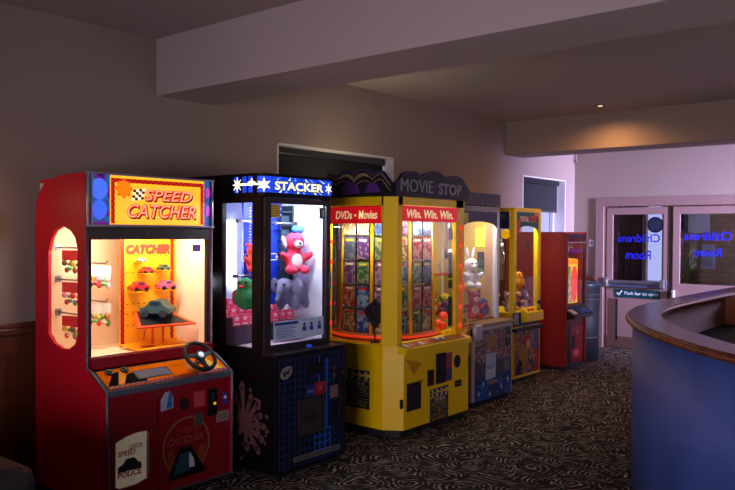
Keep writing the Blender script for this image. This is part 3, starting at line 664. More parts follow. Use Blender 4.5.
b = MB(); b.poly(F, [(.36, .53), (.36, .60), (.39, .64), (.42, .645), (.45, .60), (.45, .54)], M((170, 190, 215), .5), .004, .006); b.poly(F, [(.40, .545), (.44, .545), (.44, .64), (.42, .64)], M((60, 110, 170), .5), .006, .007); b.build('sticker', m1, label='pale blue sticker')
b = MB(); b.disc(F, .53, .55, .032, BK, rv=.036, w0=.004, w1=.008)
for k in range(-2, 3): b.rect(F, .508, .552, .548+k*.011, .552+k*.011, M((50, 50, 52), .5), .008, .009)
b.build('speaker_grille', m1)
b = MB(); b.rect(F, .60, .69, .51, .61, M((190, 40, 50), .5), .004, .006)
for k in range(6): b.rect(F, .607, .683, .52+k*.015, .526+k*.015, M((220, 110, 110), .5), .006, .0065)
b.build('sticker', m1, label='pink instruction sticker')
b = MB(); b.rect(F, .71, .78, .44, .61, BK, .004, .012); b.rect(F, .735, .755, .54, .58, M((60, 60, 62), .3), .012, .014); b.disc(F, .76, .515, .009, glow((255, 190, 0), .6), w0=.012, w1=.018); b.build('coin_slot', m1)
b = MB(); b.rect(F, .83, .87, .50, .57, M((50, 60, 150), .5), .004, .006); b.disc(F, .85, .54, .012, WH, w0=.006, w1=.007); b.build('sticker', m1, label='small blue sticker')
b = MB(); b.rect(F, .78, .885, .385, .455, M((150, 125, 120), .5), .004, .006); b.rect(F, .79, .875, .43, .434, M((90, 80, 80), .5), .006, .007); b.rect(F, .79, .86, .41, .414, M((90, 80, 80), .5), .006, .007); b.build('sticker', m1, label='pale notice sticker')
b = MB(); b.disc(F, .86, .365, .005, CHROME, w0=.004, w1=.012); b.build('lock', m1)
area('racing_machine_tube_light', (X1+.45, Y1+.26, 1.60), (X1+.45, Y1+.62, 1.15), .72, .04, 9.5, (1, .86, .66))
# pegs and prize bags
def bag_proto(cols, card=(205, 40, 40)):
    t = thing('prize_bag', 'x', 'prize bag', (0, 0, 0))
    b = MB(); b.rect(FF(-.05, .0), 0, .10, -.075, -.012, M(card, .5), -.002, .002); b.build('header_card', t)
    b = MB()
    for k, c in enumerate(cols): b.ell((-.03+.028*(k % 3)+.008*(k//3), -.004+.012*(k % 2), -.092-.036*(k//3)-.008*(k % 2)), (.019-.004*(k % 2), .015, .024-.006*((k+1) % 3)), M(c, .6), seg=10, rings=7)
    b.build('contents', t); return t
mixes = [[(210, 190, 60), (60, 160, 60), (180, 120, 60), (220, 60, 60), (240, 220, 190), (90, 140, 60)], [(230, 40, 40), (250, 220, 60), (240, 240, 240), (40, 170, 60), (230, 70, 140), (200, 60, 60)],
         [(120, 90, 50), (190, 160, 120), (60, 60, 60), (200, 60, 50), (90, 200, 80), (140, 120, 80)], [(230, 150, 170), (120, 200, 170), (240, 240, 240), (220, 60, 60), (80, 170, 90), (250, 200, 210)]]
for i, (x, z, tx) in enumerate([(.13, 1.50, 'top'), (.13, 1.30, 'middle'), (.13, 1.09, 'bottom'), (.30, 1.40, 'upper'), (.30, 1.16, 'lower')]):
    b = MB(); b.cyl((x, .764, z), (x, .50, z), .006, CHROME, n=8); b.tube([(x, .50, z), (x, .485, z+.004), (x, .475, z+.02)], .006, CHROME, 6)
    b.rect(FF(x-.02, .764), 0, .04, z-.02, z+.02, CHROME, 0, .004); b.build('peg', m1)
    for q, y in enumerate((.53, .63)):
        t = bag_proto(mixes[(i+q*2) % 4], (205, 40, 40) if i < 3 else (230, 220, 210)); t.location = (X1+x, Y1+y, z-.003); t.rotation_euler.z = -.35 if i > 2 else -1.1
        where = ('on the %s peg seen through the side window' % tx) if i < 3 else ('on the %s peg seen through the front glass' % tx)
        t['label'] = 'small trinket bag, %s one %s' % (('front', 'rear')[q], where); t['group'] = 'prize bags on the pegs in the red racing machine'
# toy cars on the yellow board
def toy_car(loc, s, c, lab, rz=0):
    t = thing('toy_car', lab, 'toy car', loc, rz, 'toy cars on the yellow prize board')
    b = MB(); m_ = M(c, .35)
    b.prism([(x*s, -.022*s*2, z*s) for x, z in ((-.05, .012), (-.05, .03), (-.03, .036), (-.015, .055), (.02, .055), (.035, .036), (.052, .028), (.052, .012))],
            [(x*s, .022*s*2, z*s) for x, z in ((-.05, .012), (-.05, .03), (-.03, .036), (-.015, .055), (.02, .055), (.035, .036), (.052, .028), (.052, .012))], m_)
    b.box(-.013*s, .018*s, -.045*s, .045*s, .038*s, .051*s, M((30, 40, 60), .2)); b.build('body', t)
    for x in (-.03, .03):
        for y in (-.046, .046):
            bb = MB(); bb.cyl((x*s, (y-.005)*s, .012*s), (x*s, (y+.005)*s, .012*s), .013*s, BK, n=12); bb.build('wheel', t)
    return t
for (u, z, s, c, l_) in ((.12, 1.405, .5, (180, 170, 190), 'small silver toy car at the top of the yellow prize board'), (.16, 1.33, .75, (215, 50, 40), 'small red toy car in the second row of the yellow prize board'), (.29, 1.345, .7, (50, 90, 60), 'small dark green toy car in the second row of the yellow prize board'),
                       (.10, 1.215, 1.1, (190, 20, 40), 'crimson toy racing car on the left of the yellow prize board'), (.31, 1.215, 1.1, (240, 90, 130), 'pink toy racing car on the right of the yellow prize board')):
    toy_car((X1+.44+u, Y1+.50, z), s, c, l_, -.2)
    b = MB(); b.rect(FF(.44+u-.05*s, .5), 0, .1*s, z-.006, z-.001, YB, -.06, .05); b.build('shelf', m1)
dp = thing('prize_platform', 'black and orange slanted platform under the large toy car in the red racing machine', 'platform', (X1+.63, Y1+.43, 1.04))
Fd = Face((0, 0, 0), (1, 0, 0), (0, 1, .35))
b = MB(); b.poly(Fd, [(-.22, -.12), (.22, -.14), (.13, .12), (-.10, .12)], M((225, 70, 20), .5), -.01, 0); b.poly(Fd, [(-.18, -.10), (.185, -.115), (.11, .10), (-.085, .10)], BK, 0, .002); b.build('platform_board', dp)
for x in (-.03, .05): b = MB(); b.cyl((x, 0, -.18), (x, 0, -.004), .008, M((225, 70, 20), .5)); b.build('support', dp)
t = toy_car((X1+.64, Y1+.43, 1.05), 1.9, (30, 76, 70), 'large green toy car on the slanted black platform inside the red racing machine', -.9); t['group'] = 'toy cars on the yellow prize board'

# ================================================================== plush toys
PL = {}
def plush_mat(rgb): 
    k = tuple(rgb)
    if k not in PL: PL[k] = mat('plush_%d_%d_%d' % k, rgb, .95, var=.12, scale=25, bump=.6)
    return PL[k]
A_, B_ = plush_mat((201, 1, 1)), plush_mat((2, 202, 2))
def plush(kind, ca, cb, loc, rz=0, s=1, lab='', group=None, tilt=0):
    t = thing('plush_'+kind, lab, 'soft toy', loc, rz, group)
    t.rotation_euler = (tilt, 0, rz); t.scale = (s, s, s)
    ma, mb_ = plush_mat(ca), plush_mat(cb)
    key = kind
    def P(nm, mb, mm, vox=.012):
        k2 = (kind, nm, len([c for c in t.children if c.name.startswith(nm)]))
        if k2 not in PL: PL[k2] = fuse(mb, vox)
        me = PL[k2].copy(); me.materials.clear(); me.materials.append(mm)
        o = bpy.data.objects.new(nm, me); COL.objects.link(o); o.parent = t; return o
    X_ = M((10, 10, 12), .3)
    b = MB()
    if kind == 'bear' or kind == 'dog' or kind == 'bunny':
        b.ell((0, 0, .09), (.075, .065, .09), ma); b.ell((-.05, -.07, .025), (.033, .065, .032), ma, Matrix.Rotation(.35, 4, 'Z')); b.ell((.05, -.07, .025), (.033, .065, .032), ma, Matrix.Rotation(-.35, 4, 'Z'))
        b.ell((-.09, -.03, .12), (.055, .026, .028), ma, Matrix.Rotation(.7, 4, 'Y')@Matrix.Rotation(.5, 4, 'Z')); b.ell((.09, -.03, .12), (.055, .026, .028), ma, Matrix.Rotation(-.7, 4, 'Y')@Matrix.Rotation(-.5, 4, 'Z'))
        b.ell((0, -.01, .225), (.075, .066, .068), ma); P('body', b, ma)
        for sx in (-1, 1):
            e = MB()
            if kind == 'bear': e.ell((sx*.062, 0, .285), (.028, .014, .028), ma, seg=10, rings=7)
            elif kind == 'bunny': e.ell((sx*.035, .005, .34), (.02, .012, .07), ma, Matrix.Rotation(sx*.2, 4, 'Y'), 10, 7)
            else: e.ell((sx*.078, -.005, .22), (.016, .028, .05), mb_, Matrix.Rotation(sx*.3, 4, 'Y'), 10, 7)
            P('ear', e, mb_ if kind == 'dog' else ma, .008)
        e = MB(); e.ell((0, -.075, .205), (.036, .026, .028), mb_, seg=10, rings=7); P('muzzle', e, mb_, .008)
        e = MB(); e.ell((0, -.052, .085), (.048, .02, .06), mb_, seg=10, rings=7); P('belly', e, mb_, .008)
        e = MB(); e.ell((0, -.10, .215), (.012, .008, .009), X_, seg=8, rings=6); e.build('nose', t)
        for sx in (-1, 1): e = MB(); e.ell((sx*.028, -.066, .245), (.008, .006, .009), X_, seg=8, rings=6); e.build('eye', t)
    elif kind == 'elephant':
        b.ell((0, .03, .11), (.085, .12, .085), ma); b.ell((0, -.10, .15), (.065, .06, .062), ma); 
        for sx in (-1, 1):
            for y in (-.05, .10): b.ell((sx*.055, y, .045), (.032, .034, .05), ma)
        b.ell((0, -.165, .11), (.02, .025, .05), ma); b.ell((0, -.185, .07), (.017, .02, .035), ma); P('body', b, ma)
        for sx in (-1, 1): e = MB(); e.ell((sx*.085, -.08, .16), (.045, .012, .055), ma, Matrix.Rotation(sx*.4, 4, 'Z'), 10, 7); P('ear', e, mb_, .008)
        for sx in (-1, 1): e = MB(); e.ell((sx*.03, -.152, .17), (.008, .006, .009), X_, seg=8, rings=6); e.build('eye', t)
    else:  # round bird / round creature
        b.ell((0, 0, .085), (.085, .08, .085), ma); b.ell((0, -.01, .175), (.06, .055, .052), ma); P('body', b, ma)
        e = MB(); e.ell((0, -.07, .165), (.022, .03, .012), mb_, seg=10, rings=7); P('beak', e, mb_, .008)
        for sx in (-1, 1): e = MB(); e.ell((sx*.08, .0, .09), (.018, .045, .055), mb_, seg=10, rings=7); P('wing', e, mb_, .008)
        for sx in (-1, 1): e = MB(); e.ell((sx*.025, -.055, .195), (.010, .007, .012), X_, seg=8, rings=6); e.build('eye', t)
    return t
# ================================================================== 2. black stacking-game prize machine
X2, Y2 = 3.37, 3.53
m2 = thing('prize_machine', 'black stacking-game prize machine with a blue and yellow marquee, second from the left', 'arcade machine', (X2, Y2, 0))
BLK = mat('black_cabinet', (7, 7, 11), .5, var=.2)
BLK.node_tree.nodes['Principled BSDF'].inputs['Specular IOR Level'].default_value = .2
b = MB(); b.box(0, .68, 0, .95, .03, .80, BLK, .006); b.box(.03, .65, .03, .92, 0, .03, BLACKM)
b.box(.0, .68, .0, .14, .80, .815, mat('black_ledge', (26, 26, 34), .3), .004)
b.build('cabinet', m2)
def dline(b, F, x0, x1, z0, z1, nx, nz, m, w=.005):
    for i in range(nx+1): u = x0+(x1-x0)*i/nx; b.rect(F, u-w/2, u+w/2, z0, z1, m, 0, .001)
    for i in range(nz+1): v = z0+(z1-z0)*i/nz; b.rect(F, x0, x1, v-w/2, v+w/2, m, 0, .001)
F = FF(0, 0); GL = mat('blue_grid_lines', (14, 60, 130), .4, var=.5, scale=4); GL2 = mat('blue_grid_bright', (14, 110, 220), .4, var=.4)
b = MB(); b.rect(F, .012, .668, .04, .79, M((6, 7, 12), .5), 0, .002); F_ = FF(0, -.002); dline(b, F_, .03, .65, .06, .77, 13, 15, GL, .003)
dline(b, FF(0, -.003), .36, .52, .12, .26, 3, 3, GL2, .005); b.rect(F_, .475, .485, .25, .74, GL2, 0, .002); b.rect(F_, .40, .406, .5, .76, GL2, 0, .002)
b.build('front_panel', m2)
b = MB(); b.rect(F, .20, .43, .25, .49, M((44, 42, 34), .5), .003, .008); b.text(F, 'PUSH', .25, .37, .345, .375, BK, .008, .001, 0, .02); b.rect(F, .19, .44, .24, .25, BK, .003, .01); b.build('prize_flap', m2)
b = MB(); b.rect(F, .445, .46, .25, .52, M((50, 50, 56), .4), .003, .01); b.build('flap_edge', m2)
b = MB(); b.disc(F, .09, .69, .055, M((140, 134, 130), .5), rv=.038, w0=.003, w1=.006, rot=.45)
b.line(F, [(.06, .70), (.075, .665), (.09, .70), (.105, .68), (.12, .715)], .013, BK, .006, .007); b.build('logo_badge', m2, label='pale oval badge with a black zigzag')
b = MB(); b.poly(F, [(.27, .64), (.27, .70), (.31, .70), (.31, .735), (.34, .735), (.35, .715), (.37, .735), (.39, .715), (.42, .73), (.44, .70), (.44, .64)], BK, .003, .005); b.build('hand_symbol', m2, label='black hand-shaped symbol')
b = MB(); b.rect(F, .36, .47, .50, .585, M((150, 24, 34), .5), .003, .006); b.text(F, '18', .40, .43, .53, .56, M((210, 120, 120), .5), .006, .001); b.build('sticker', m2, label='red sticker')
b = MB(); b.rect(F, .28, .355, .50, .57, M((30, 40, 100), .5), .003, .006); b.text(F, 'INFO', .29, .345, .525, .545, M((140, 150, 190), .5), .006, .001); b.build('sticker', m2, label='dark blue sticker')
b = MB(); b.rect(F, .515, .595, .455, .54, M((130, 96, 92), .5), .003, .006); b.build('sticker', m2, label='dull pink card')
b = MB(); b.poly(F, [(.16, .085), (.165, .12), (.62, .115), (.62, .08)], M((96, 94, 92), .5), .003, .006)
b.text(F, 'INSERT COINS TO PLAY', .18, .60, .092, .108, BK, .006, .001); b.build('sticker', m2, label='long pale strip label')
for z, c in ((.66, (110, 40, 40)), (.61, (80, 80, 86))): bb = MB(); bb.disc(F, .555, z, .014, M(c, .4), w0=.003, w1=.008); bb.build('coin_button', m2)
b = MB(); b.rect(F, .60, .66, .30, .66, M((16, 16, 18), .4), .003, .02); b.disc(F, .63, .62, .018, M((70, 68, 66), .4, metal=.5), w0=.02, w1=.026); b.rect(F, .605, .655, .42, .50, M((52, 50, 50), .3, metal=.6), .02, .03); b.build('coin_mechanism', m2)
# exploding-blocks decal on the left side
b = MB(); Fs = FL(0, 0); BR = mat('burst_decal', (104, 66, 66), .5, var=.5, scale=20)
cx, cz = -.30, .33
for k, (a, L0) in enumerate([(95, .26), (70, .20), (48, .22), (25, .18), (2, .2), (-25, .2), (-50, .22), (120, .24), (145, .2), (170, .18), (200, .2), (230, .2), (-80, .17)]):
    a = math.radians(a); d = (math.cos(a), math.sin(a)); n_ = (-d[1], d[0]); w_ = .022
    b.poly(Fs, [(cx+d[0]*.05-n_[0]*.012, cz+d[1]*.05-n_[1]*.012), (cx+d[0]*L0-n_[0]*w_, cz+d[1]*L0-n_[1]*w_), (cx+d[0]*(L0+.02), cz+d[1]*(L0+.02)), (cx+d[0]*L0+n_[0]*w_, cz+d[1]*L0+n_[1]*w_), (cx+d[0]*.05+n_[0]*.012, cz+d[1]*.05+n_[1]*.012)], BR, .0, .003)
    b.rect(Fs, cx+d[0]*(L0-.03)-.012, cx+d[0]*(L0-.03)+.012, cz+d[1]*(L0-.03)-.015, cz+d[1]*(L0-.03)+.015, M((36, 24, 28), .5), .003, .004)
rb = random.Random(5)
for k in range(46):
    a, r = rb.uniform(0, 2*PI), rb.uniform(.04, .24); u, v = cx+r*math.cos(a), cz+r*math.sin(a)*1.05; q = rb.uniform(.008, .022)
    b.poly(Fs, [(u+q*math.cos(a+t), v+q*math.sin(a+t)) for t in (0, 1.4, 3.0, 4.5)], BR, .003, .0045)
b.star(Fs, cx, cz, .10, .05, 7, BR, .0, .005); b.build('side_decal', m2, label='brownish pink exploding-blocks decal')
# upper glazed box: x 0..0.65, y .14..0.95
yf = .14; zt = 1.835
b = MB(); FRM = mat('door_frame_metal', (58, 52, 54), .35, metal=.4)
b.box(0, .035, yf, yf+.035, .80, zt, BLK, .004); b.box(.0, .035, .53, .64, .80, zt, BLK); b.box(0, .02, .64, .95, .80, zt, BLK); b.box(.0, .035, yf+.03, yf+.09, .80, zt, BLK)
b.box(.62, .655, yf, yf+.035, .80, zt, BLK, .004); b.box(0, .655, .93, .95, .80, zt, BLK); b.box(.635, .655, yf, .95, .80, zt, BLK)
b.box(0, .655, yf, .95, zt, zt+.01, BLK); b.box(0, .035, yf+.09, .53, .80, .835, BLK); b.box(0, .035, yf+.09, .53, 1.80, zt, BLK)
b.build('upper_frame', m2)
F = FF(0, yf)
b = MB(); b.plate(F, [(.012, .805), (.645, .805), (.645, zt-.005), (.012, zt-.005)], [hole(.065, .605, .855, 1.795)], FRM, 0, .022)
b.rect(F, .63, .645, 1.2, 1.32, STEEL, .022, .03); b.build('glass_door', m2)
b = MB(); b.rect(F, .062, .608, .85, 1.80, GLASS, .006, .010); b.build('window_pane', m2)
b = MB(); b.rect(FL(0, 0), -.53, -.23, .835, 1.80, GLASS, -.012, -.008); b.build('side_window', m2)
b = MB(); b.rect(F, .075, .155, 1.70, 1.79, M((214, 190, 60), .5), .011, .013)
for k in range(5): b.rect(F, .082, .148, 1.712+k*.015, 1.717+k*.015, M((150, 120, 30), .5), .013, .014)
b.build('sticker', m2, label='yellow notice at the top of the glass')
b = MB(); PW = mat('instruction_sheet', (176, 186, 214), .5, emit=.06); DB = M((20, 60, 150), .5)
b.poly(F, [(.10, .88), (.585, .88), (.585, 1.01), (.10, 1.01)], PW, .011, .013); b.rect(F, .11, .33, .98, 1.0, DB, .013, .014)
for k in range(8): b.rect(F, .125, .31-.02*(k % 3), .893+k*.0105, .897+k*.0105, DB, .013, .014)
for k, u in enumerate((.39, .46, .54)):
    b.rect(F, u-.018, u+.018, .925, .955, DB, .013, .0145); b.disc(F, u, .97, .012, DB, w0=.013, w1=.0145); b.rect(F, u-.02, u+.02, 1.0, 1.003, DB, .013, .014)
b.build('sticker', m2, label='pale blue instruction sheet with blue pictures')
b = MB(); b.rect(F, .535, .595, 1.70, 1.78, M((70, 74, 96), .5), .011, .013); b.rect(F, .572, .582, 1.715, 1.77, WH, .013, .014); b.build('sticker', m2, label='small grey notice at the top right')
# interior
WI = mat('white_interior', (226, 232, 245), .5, var=.02)
b = MB(); b.box(.02, .635, .915, .93, .80, zt, WI); b.box(.62, .634, yf+.035, .915, .80, zt, WI); b.box(.02, .635, yf+.035, .92, .815, .83, mat('pink_floor', (226, 196, 216), .5)); b.box(.02, .635, yf+.03, .92, 1.82, 1.832, WI)
b.build('interior_lining', m2)
for x, y, z0, z1 in ((.315, .87, 1.22, 1.68), (.405, .88, 1.18, 1.68)):
    bb = MB(); bb.cyl((x, y, z0), (x, y, z1), .016, glow((225, 235, 255), 5), n=12); bb.ell((x, y, z0), .016, glow((225, 235, 255), 5), seg=10, rings=6); bb.ell((x, y, z1), .016, glow((225, 235, 255), 5), seg=10, rings=6); bb.build('lamp_tube', m2)
b = MB(); Fb = FF(0, .52); BLU = mat('blue_tower', (14, 50, 205), .4, var=.08, emit=.12)
b.rect(Fb, .18, .55, 1.08, 1.815, BLU, -.02, 0)
for u in (.235, .535):
    for k in range(34): b.rect(Fb, u, u+(.014 if k % 4 == 0 else .008), 1.08+k*.021, 1.087+k*.021, WH, 0, .002)
for z in (1.40,): b.rect(Fb, .18, .55, z, z+.006, WH, 0, .002); b.rect(Fb, .18, .55, z+.045, z+.051, WH, 0, .002); 
for u in (.20, .43, .50): b.star(Fb, u, 1.425, .018, .008, 5, WH, .0, .002)
b.build('prize_tower', m2)
b = MB(); b.box(.60, .615, .46, .80, 1.25, 1.80, M((30, 46, 58), .4))
for k in range(6): b.box(.50, .60, .46, .80, 1.25+k*.1, 1.258+k*.1, M((50, 70, 84), .35))
for k in range(15): b.box(.51, .59, .48+(k % 3)*.11, .57+(k % 3)*.11, 1.26+(k//3)*.1, 1.325+(k//3)*.1, M(((40, 60, 80), (70, 90, 100), (24, 30, 44))[k % 3], .4))
b.build('rear_rack', m2)
for z, x0, x1, y in ((1.68, .05, .25, .45), (1.30, .05, .26, .48), (1.67, .36, .61, .42), (1.17, .05, .60, .48)):
    bb = MB(); bb.cyl((x0, y, z), (x1, y, z), .008, CHROME, n=8)
    for q in (x0+.02, x1-.02): bb.box(q-.012, q+.012, y-.015, y+.015, z-.012, z+.012, M((60, 60, 66), .4))
    bb.build('hanging_rod', m2)
# wrap-around marquee
path = [(.0, .66), (.0, .43)]+[(.09-.09*math.cos(a), .23-.09*math.sin(a)) for a in [PI/2*k/8 for k in range(9)]]+[(.66, .14)]
path = [(x-.004, y-.012) for x, y in path]
NB = glow((18, 70, 230), .75); NBK = BLK; NW = glow((250, 245, 190), 1.2); NL = glow((120, 170, 255), 1.0)
b = MB()
# band: top/bottom black rims and coloured facets
def facets(b, P_, z0, z1, cols, out):
    for k in range(len(P_)-1):
        a, c = Vector(P_[k]), Vector(P_[k+1]); t = (c-a).normalized(); n = Vector((-t.y, t.x))*-1
        if n.y > 0 and abs(n.x) < .5 or n.x > .5: n = -n
        b.prism([(a.x, a.y, z0), (c.x, c.y, z0), (c.x, c.y, z1), (a.x, a.y, z1)][::-1], [(a.x-n.x*-out, a.y-n.y*-out, z0), (c.x+n.x*out, c.y+n.y*out, z0), (c.x+n.x*out, c.y+n.y*out, z1), (a.x+n.x*out, a.y+n.y*out, z1)][::-1], cols[k % len(cols)])
top = path+[(.66, .95), (-.004, .95)]
def cap(b, z0, z1, gr): b.prism([(x, y, z0) for x, y in top][::-1], [(x, y, z1) for x, y in top][::-1], BLK)
cap(b, 1.838, 1.862, 0); cap(b, 1.976, 1.992, 0)
inner = [(x+.012, y+.012) for x, y in path]+[(.64, .94), (.02, .94)]
b.prism([(x, y, 1.862) for x, y in inner][::-1], [(x, y, 1.976) for x, y in inner][::-1], BLK)
hd = b.build('header_box', m2)
b = MB()
dense = []
for a, c in zip(path[1:], path[2:]):
    n = max(1, round(math.dist(a, c)/.02))
    dense += [(a[0]+(c[0]-a[0])*k/n, a[1]+(c[1]-a[1])*k/n) for k in range(n)]
dense.append(path[-1])
s_ = 0
for k in range(len(dense)-1):
    a, c = dense[k], dense[k+1]; s_ += math.dist(a, c)
    col = NB if s_ > .24 or (s_*14) % 1 > .45 else BLK
    t = Vector((c[0]-a[0], c[1]-a[1])).normalized(); n = Vector((t.y, -t.x))
    if n.x > .01 or n.y > .01: n = -n
    q = .004
    b.prism([(a[0], a[1], 1.866), (c[0], c[1], 1.866), (c[0], c[1], 1.972), (a[0], a[1], 1.972)][::-1], [(a[0]+n.x*q, a[1]+n.y*q, 1.866), (c[0]+n.x*q, c[1]+n.y*q, 1.866), (c[0]+n.x*q, c[1]+n.y*q, 1.972), (a[0]+n.x*q, a[1]+n.y*q, 1.972)][::-1], col)
Fm = FF(0, .128-.004)
for k in range(18):
    u = .11+k*.029; b.poly(Fm, [(u, 1.868 if k % 2 else 1.95), (u+.018, 1.868 if k % 2 else 1.95), (.34+(u-.34)*.8, 1.9 if k % 2 else 1.972), ], (NL, NW, glow((10, 40, 160), .5))[k % 3], 0, .0015)
b.text(Fm, 'STACKER', .095, .575, 1.878, 1.948, BLK, .002, .001, 0, .05); b.text(Fm, 'STACKER', .10, .57, 1.885, 1.942, NW, .0035, .001, 0, .03)
b.star(Fm, .625, 1.915, .04, .014, 6, NW, .002, .004)
# starburst and streak on the curved part
def on(s):
    a = 0
    for p, q in zip(dense, dense[1:]):
        d = math.dist(p, q)
        if a+d >= s: t = Vector((q[0]-p[0], q[1]-p[1])).normalized(); return Vector((p[0]+t.x*(s-a), p[1]+t.y*(s-a))), t
        a += d
p0, t0 = on(.05); Fq = Face((p0.x, p0.y, 0), (t0.x, t0.y, 0), (0, 0, 1)); b.star(Fq, 0, 1.918, .052, .018, 8, NW, .004, .007)
for k in range(14):
    p0, t0 = on(.06+k*.014); Fq = Face((p0.x, p0.y, 0), (t0.x, t0.y, 0), (0, 0, 1)); b.rect(Fq, -.011, .011, 1.913, 1.925, NW, .004, .0065)
p0, t0 = on(.26); Fq = Face((p0.x, p0.y, 0), (t0.x, t0.y, 0), (0, 0, 1)); b.star(Fq, .02, 1.915, .05, .02, 6, NW, .004, .007); b.star(Fq, -.06, 1.93, .03, .012, 4, NW, .004, .007)
b.build('marquee', m2)
area('stacking_machine_light', (X2+.34, Y2+.20, 1.80), (X2+.40, Y2+.48, 1.25), .5, .04, 8.5, (.80, .86, 1)); area('stacking_machine_side_light', (X2+.08, Y2+.66, 1.5), (X2+.5, Y2+.45, 1.3), .04, .6, 4, (.82, .88, 1))
pk = thing('push_button_light', 'small blue button on the ledge of the black stacking machine', 'button', (X2+.36, Y2+.05, .815))
b = MB(); b.cyl((0, 0, 0), (0, 0, .008), .03, BK, n=18); b.build('collar', pk); b = MB(); b.lathe((0, 0, .008), [(.022, 0), (.021, .01), (.012, .016), (.002, .018)], glow((10, 70, 200), .25), 16); b.build('button_cap', pk)
# prizes inside
plush('dog', (240, 60, 96), (245, 235, 240), (X2+.49, Y2+.33, 1.31), -.35, 1.02, 'pink soft toy dog with white face hanging high in the black stacking machine')
t_ = bpy.data.objects[-1] if 0 else None
b = MB(); b.ell((-.025, -.01, .0), (.035, .018, .028), plush_mat((50, 120, 230))); b.ell((.03, -.01, .0), (.035, .018, .028), plush_mat((60, 130, 240))); b.ell((0, -.012, 0), .014, plush_mat((240, 70, 120)), seg=10, rings=7)
o = b.build('hair_bow', None, (X2+.50, Y2+.315, 1.625)); tag(o, 'blue bow above the pink soft toy in the black stacking machine', 'bow')
plush('bear', (225, 50, 50), (240, 150, 60), (X2+.22, Y2+.47, 1.33), -.2, .65, 'small red soft toy behind the pink one in the black stacking machine')
plush('elephant', (128, 128, 160), (150, 150, 185), (X2+.50, Y2+.36, 1.05), -1.3, 1.1, 'grey soft toy elephant low behind the front glass of the black stacking machine')
plush('creature', (24, 130, 70), (200, 30, 40), (X2+.10, Y2+.40, 1.07), -1.2, 1.0, 'green soft toy with red wings seen through the side glass of the black stacking machine')
# pink packets
t0_ = thing('candy_packet', 'x', 'packet', (0, 0, 0))
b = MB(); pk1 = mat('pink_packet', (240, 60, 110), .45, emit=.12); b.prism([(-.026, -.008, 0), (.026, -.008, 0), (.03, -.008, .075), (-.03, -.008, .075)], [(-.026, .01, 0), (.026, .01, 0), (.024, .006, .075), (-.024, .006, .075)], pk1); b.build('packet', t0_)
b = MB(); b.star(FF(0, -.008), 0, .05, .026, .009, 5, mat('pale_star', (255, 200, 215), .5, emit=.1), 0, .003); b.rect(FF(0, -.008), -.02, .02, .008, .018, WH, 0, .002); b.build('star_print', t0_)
rows = ['front', 'middle', 'back']; first = True
for r in range(3):
    for k in range(8):
        loc = (X2+.07+k*.072, Y2+.46+r*.12, .83+.13+.045*r); rz = -.5
        lab = 'pink star packet, %s row, %s from the left, in the black machine' % (rows[r], ['first', 'second', 'third', 'fourth', 'fifth', 'sixth', 'seventh', 'eighth'][k])
        if first: t0_.location = loc; t0_.rotation_euler.z = rz; t0_['label'] = lab; t0_['group'] = 'pink packets in the black stacking machine'; first = False
        else: dup(t0_, loc, rz, lab)
b = MB()
for r in range(3): b.box(.03, .62, .44+r*.12, .50+r*.12, .83, .83+.128+.045*r, M((60, 50, 70), .5))
b.build('packet_rack', m2)

# ================================================================== 3. yellow film-prize machine
X3, Y3 = 4.64, 3.52
m3_ = thing('prize_machine', 'yellow prize machine with a dark scalloped film sign on top, third from the left', 'arcade machine', (X3, Y3, 0))
WX = 1.08
def foot(i=0, yf=0.): return [(i, .98), (i, .14), (.09, yf+i), (WX-.045, yf+i), (WX-i, .09), (WX-i, .98)]
b = MB()
pr = foot(); b.prism([(x, y, .06) for x, y in pr], [(x, y, .66) for x, y in pr], YEL)
pr = foot(.03); b.prism([(x, y, 0) for x, y in pr], [(x, y, .06) for x, y in pr], BLACKM)
pr = foot(0, .02); b.prism([(x, y, .66) for x, y in pr], [(x, y, .715) for x, y in pr], YEL)
b.build('cabinet', m3_)
b = MB(); b.prism([(.07, -.035, .655), (WX-.05, -.035, .655), (WX-.03, .10, .655), (.07, .10, .655)], [(.07, -.035, .70), (WX-.05, -.035, .70), (WX-.03, .10, .735), (.07, .10, .735)], YEL)
Fk = Face((.07, -.035, .7005), (1, 0, 0), (0, .135, .035)); b.rect(Fk, .02, .90, .015, .11, M((150, 90, 20), .4), 0, .002)
for k in range(6): b.rect(Fk, .05+k*.07, .10+k*.07, .03, .09, M(((230, 220, 200), (240, 120, 60), (200, 60, 40))[k % 3], .4), .002, .003)
sh = b.build('control_shelf', m3_)
for x in (.50, .58): bb = MB(); c0 = Fk.p(x, .06, .002); bb.cyl(c0, c0+Fk.n*.014, .02, CHROME, n=16); bb.cyl(c0+Fk.n*.014, c0+Fk.n*.02, .014, M((230, 225, 240), .3), n=16); bb.build('button', sh)
# posts
ZT = 1.89
b = MB()
b.prism([(x, y, .71) for x, y in ((0, .16), (0, .14), (.08, .06), (.14, .06), (.14, .10), (.04, .18))][::-1], [(x, y, ZT) for x, y in ((0, .16), (0, .14), (.08, .06), (.14, .06), (.14, .10), (.04, .18))][::-1], YEL)
b.build('corner_post', m3_)
rp_ = ((WX, .18), (WX, .10), (WX-.035, .06), (WX-.165, .06), (WX-.165, .10), (WX-.04, .18))
b = MB(); b.prism([(x, y, .71) for x, y in rp_], [(x, y, ZT) for x, y in rp_], YEL); b.build('corner_post', m3_)
for x0 in (0, WX-.05): b = MB(); b.box(x0, x0+.05, .72, .98, .71, ZT, YEL); b.build('rear_post', m3_)
b = MB(); b.prism([(x, y, 1.825) for x, y in foot(0, .06)], [(x, y, ZT) for x, y in foot(0, .06)], YEL); b.build('top_beam', m3_)
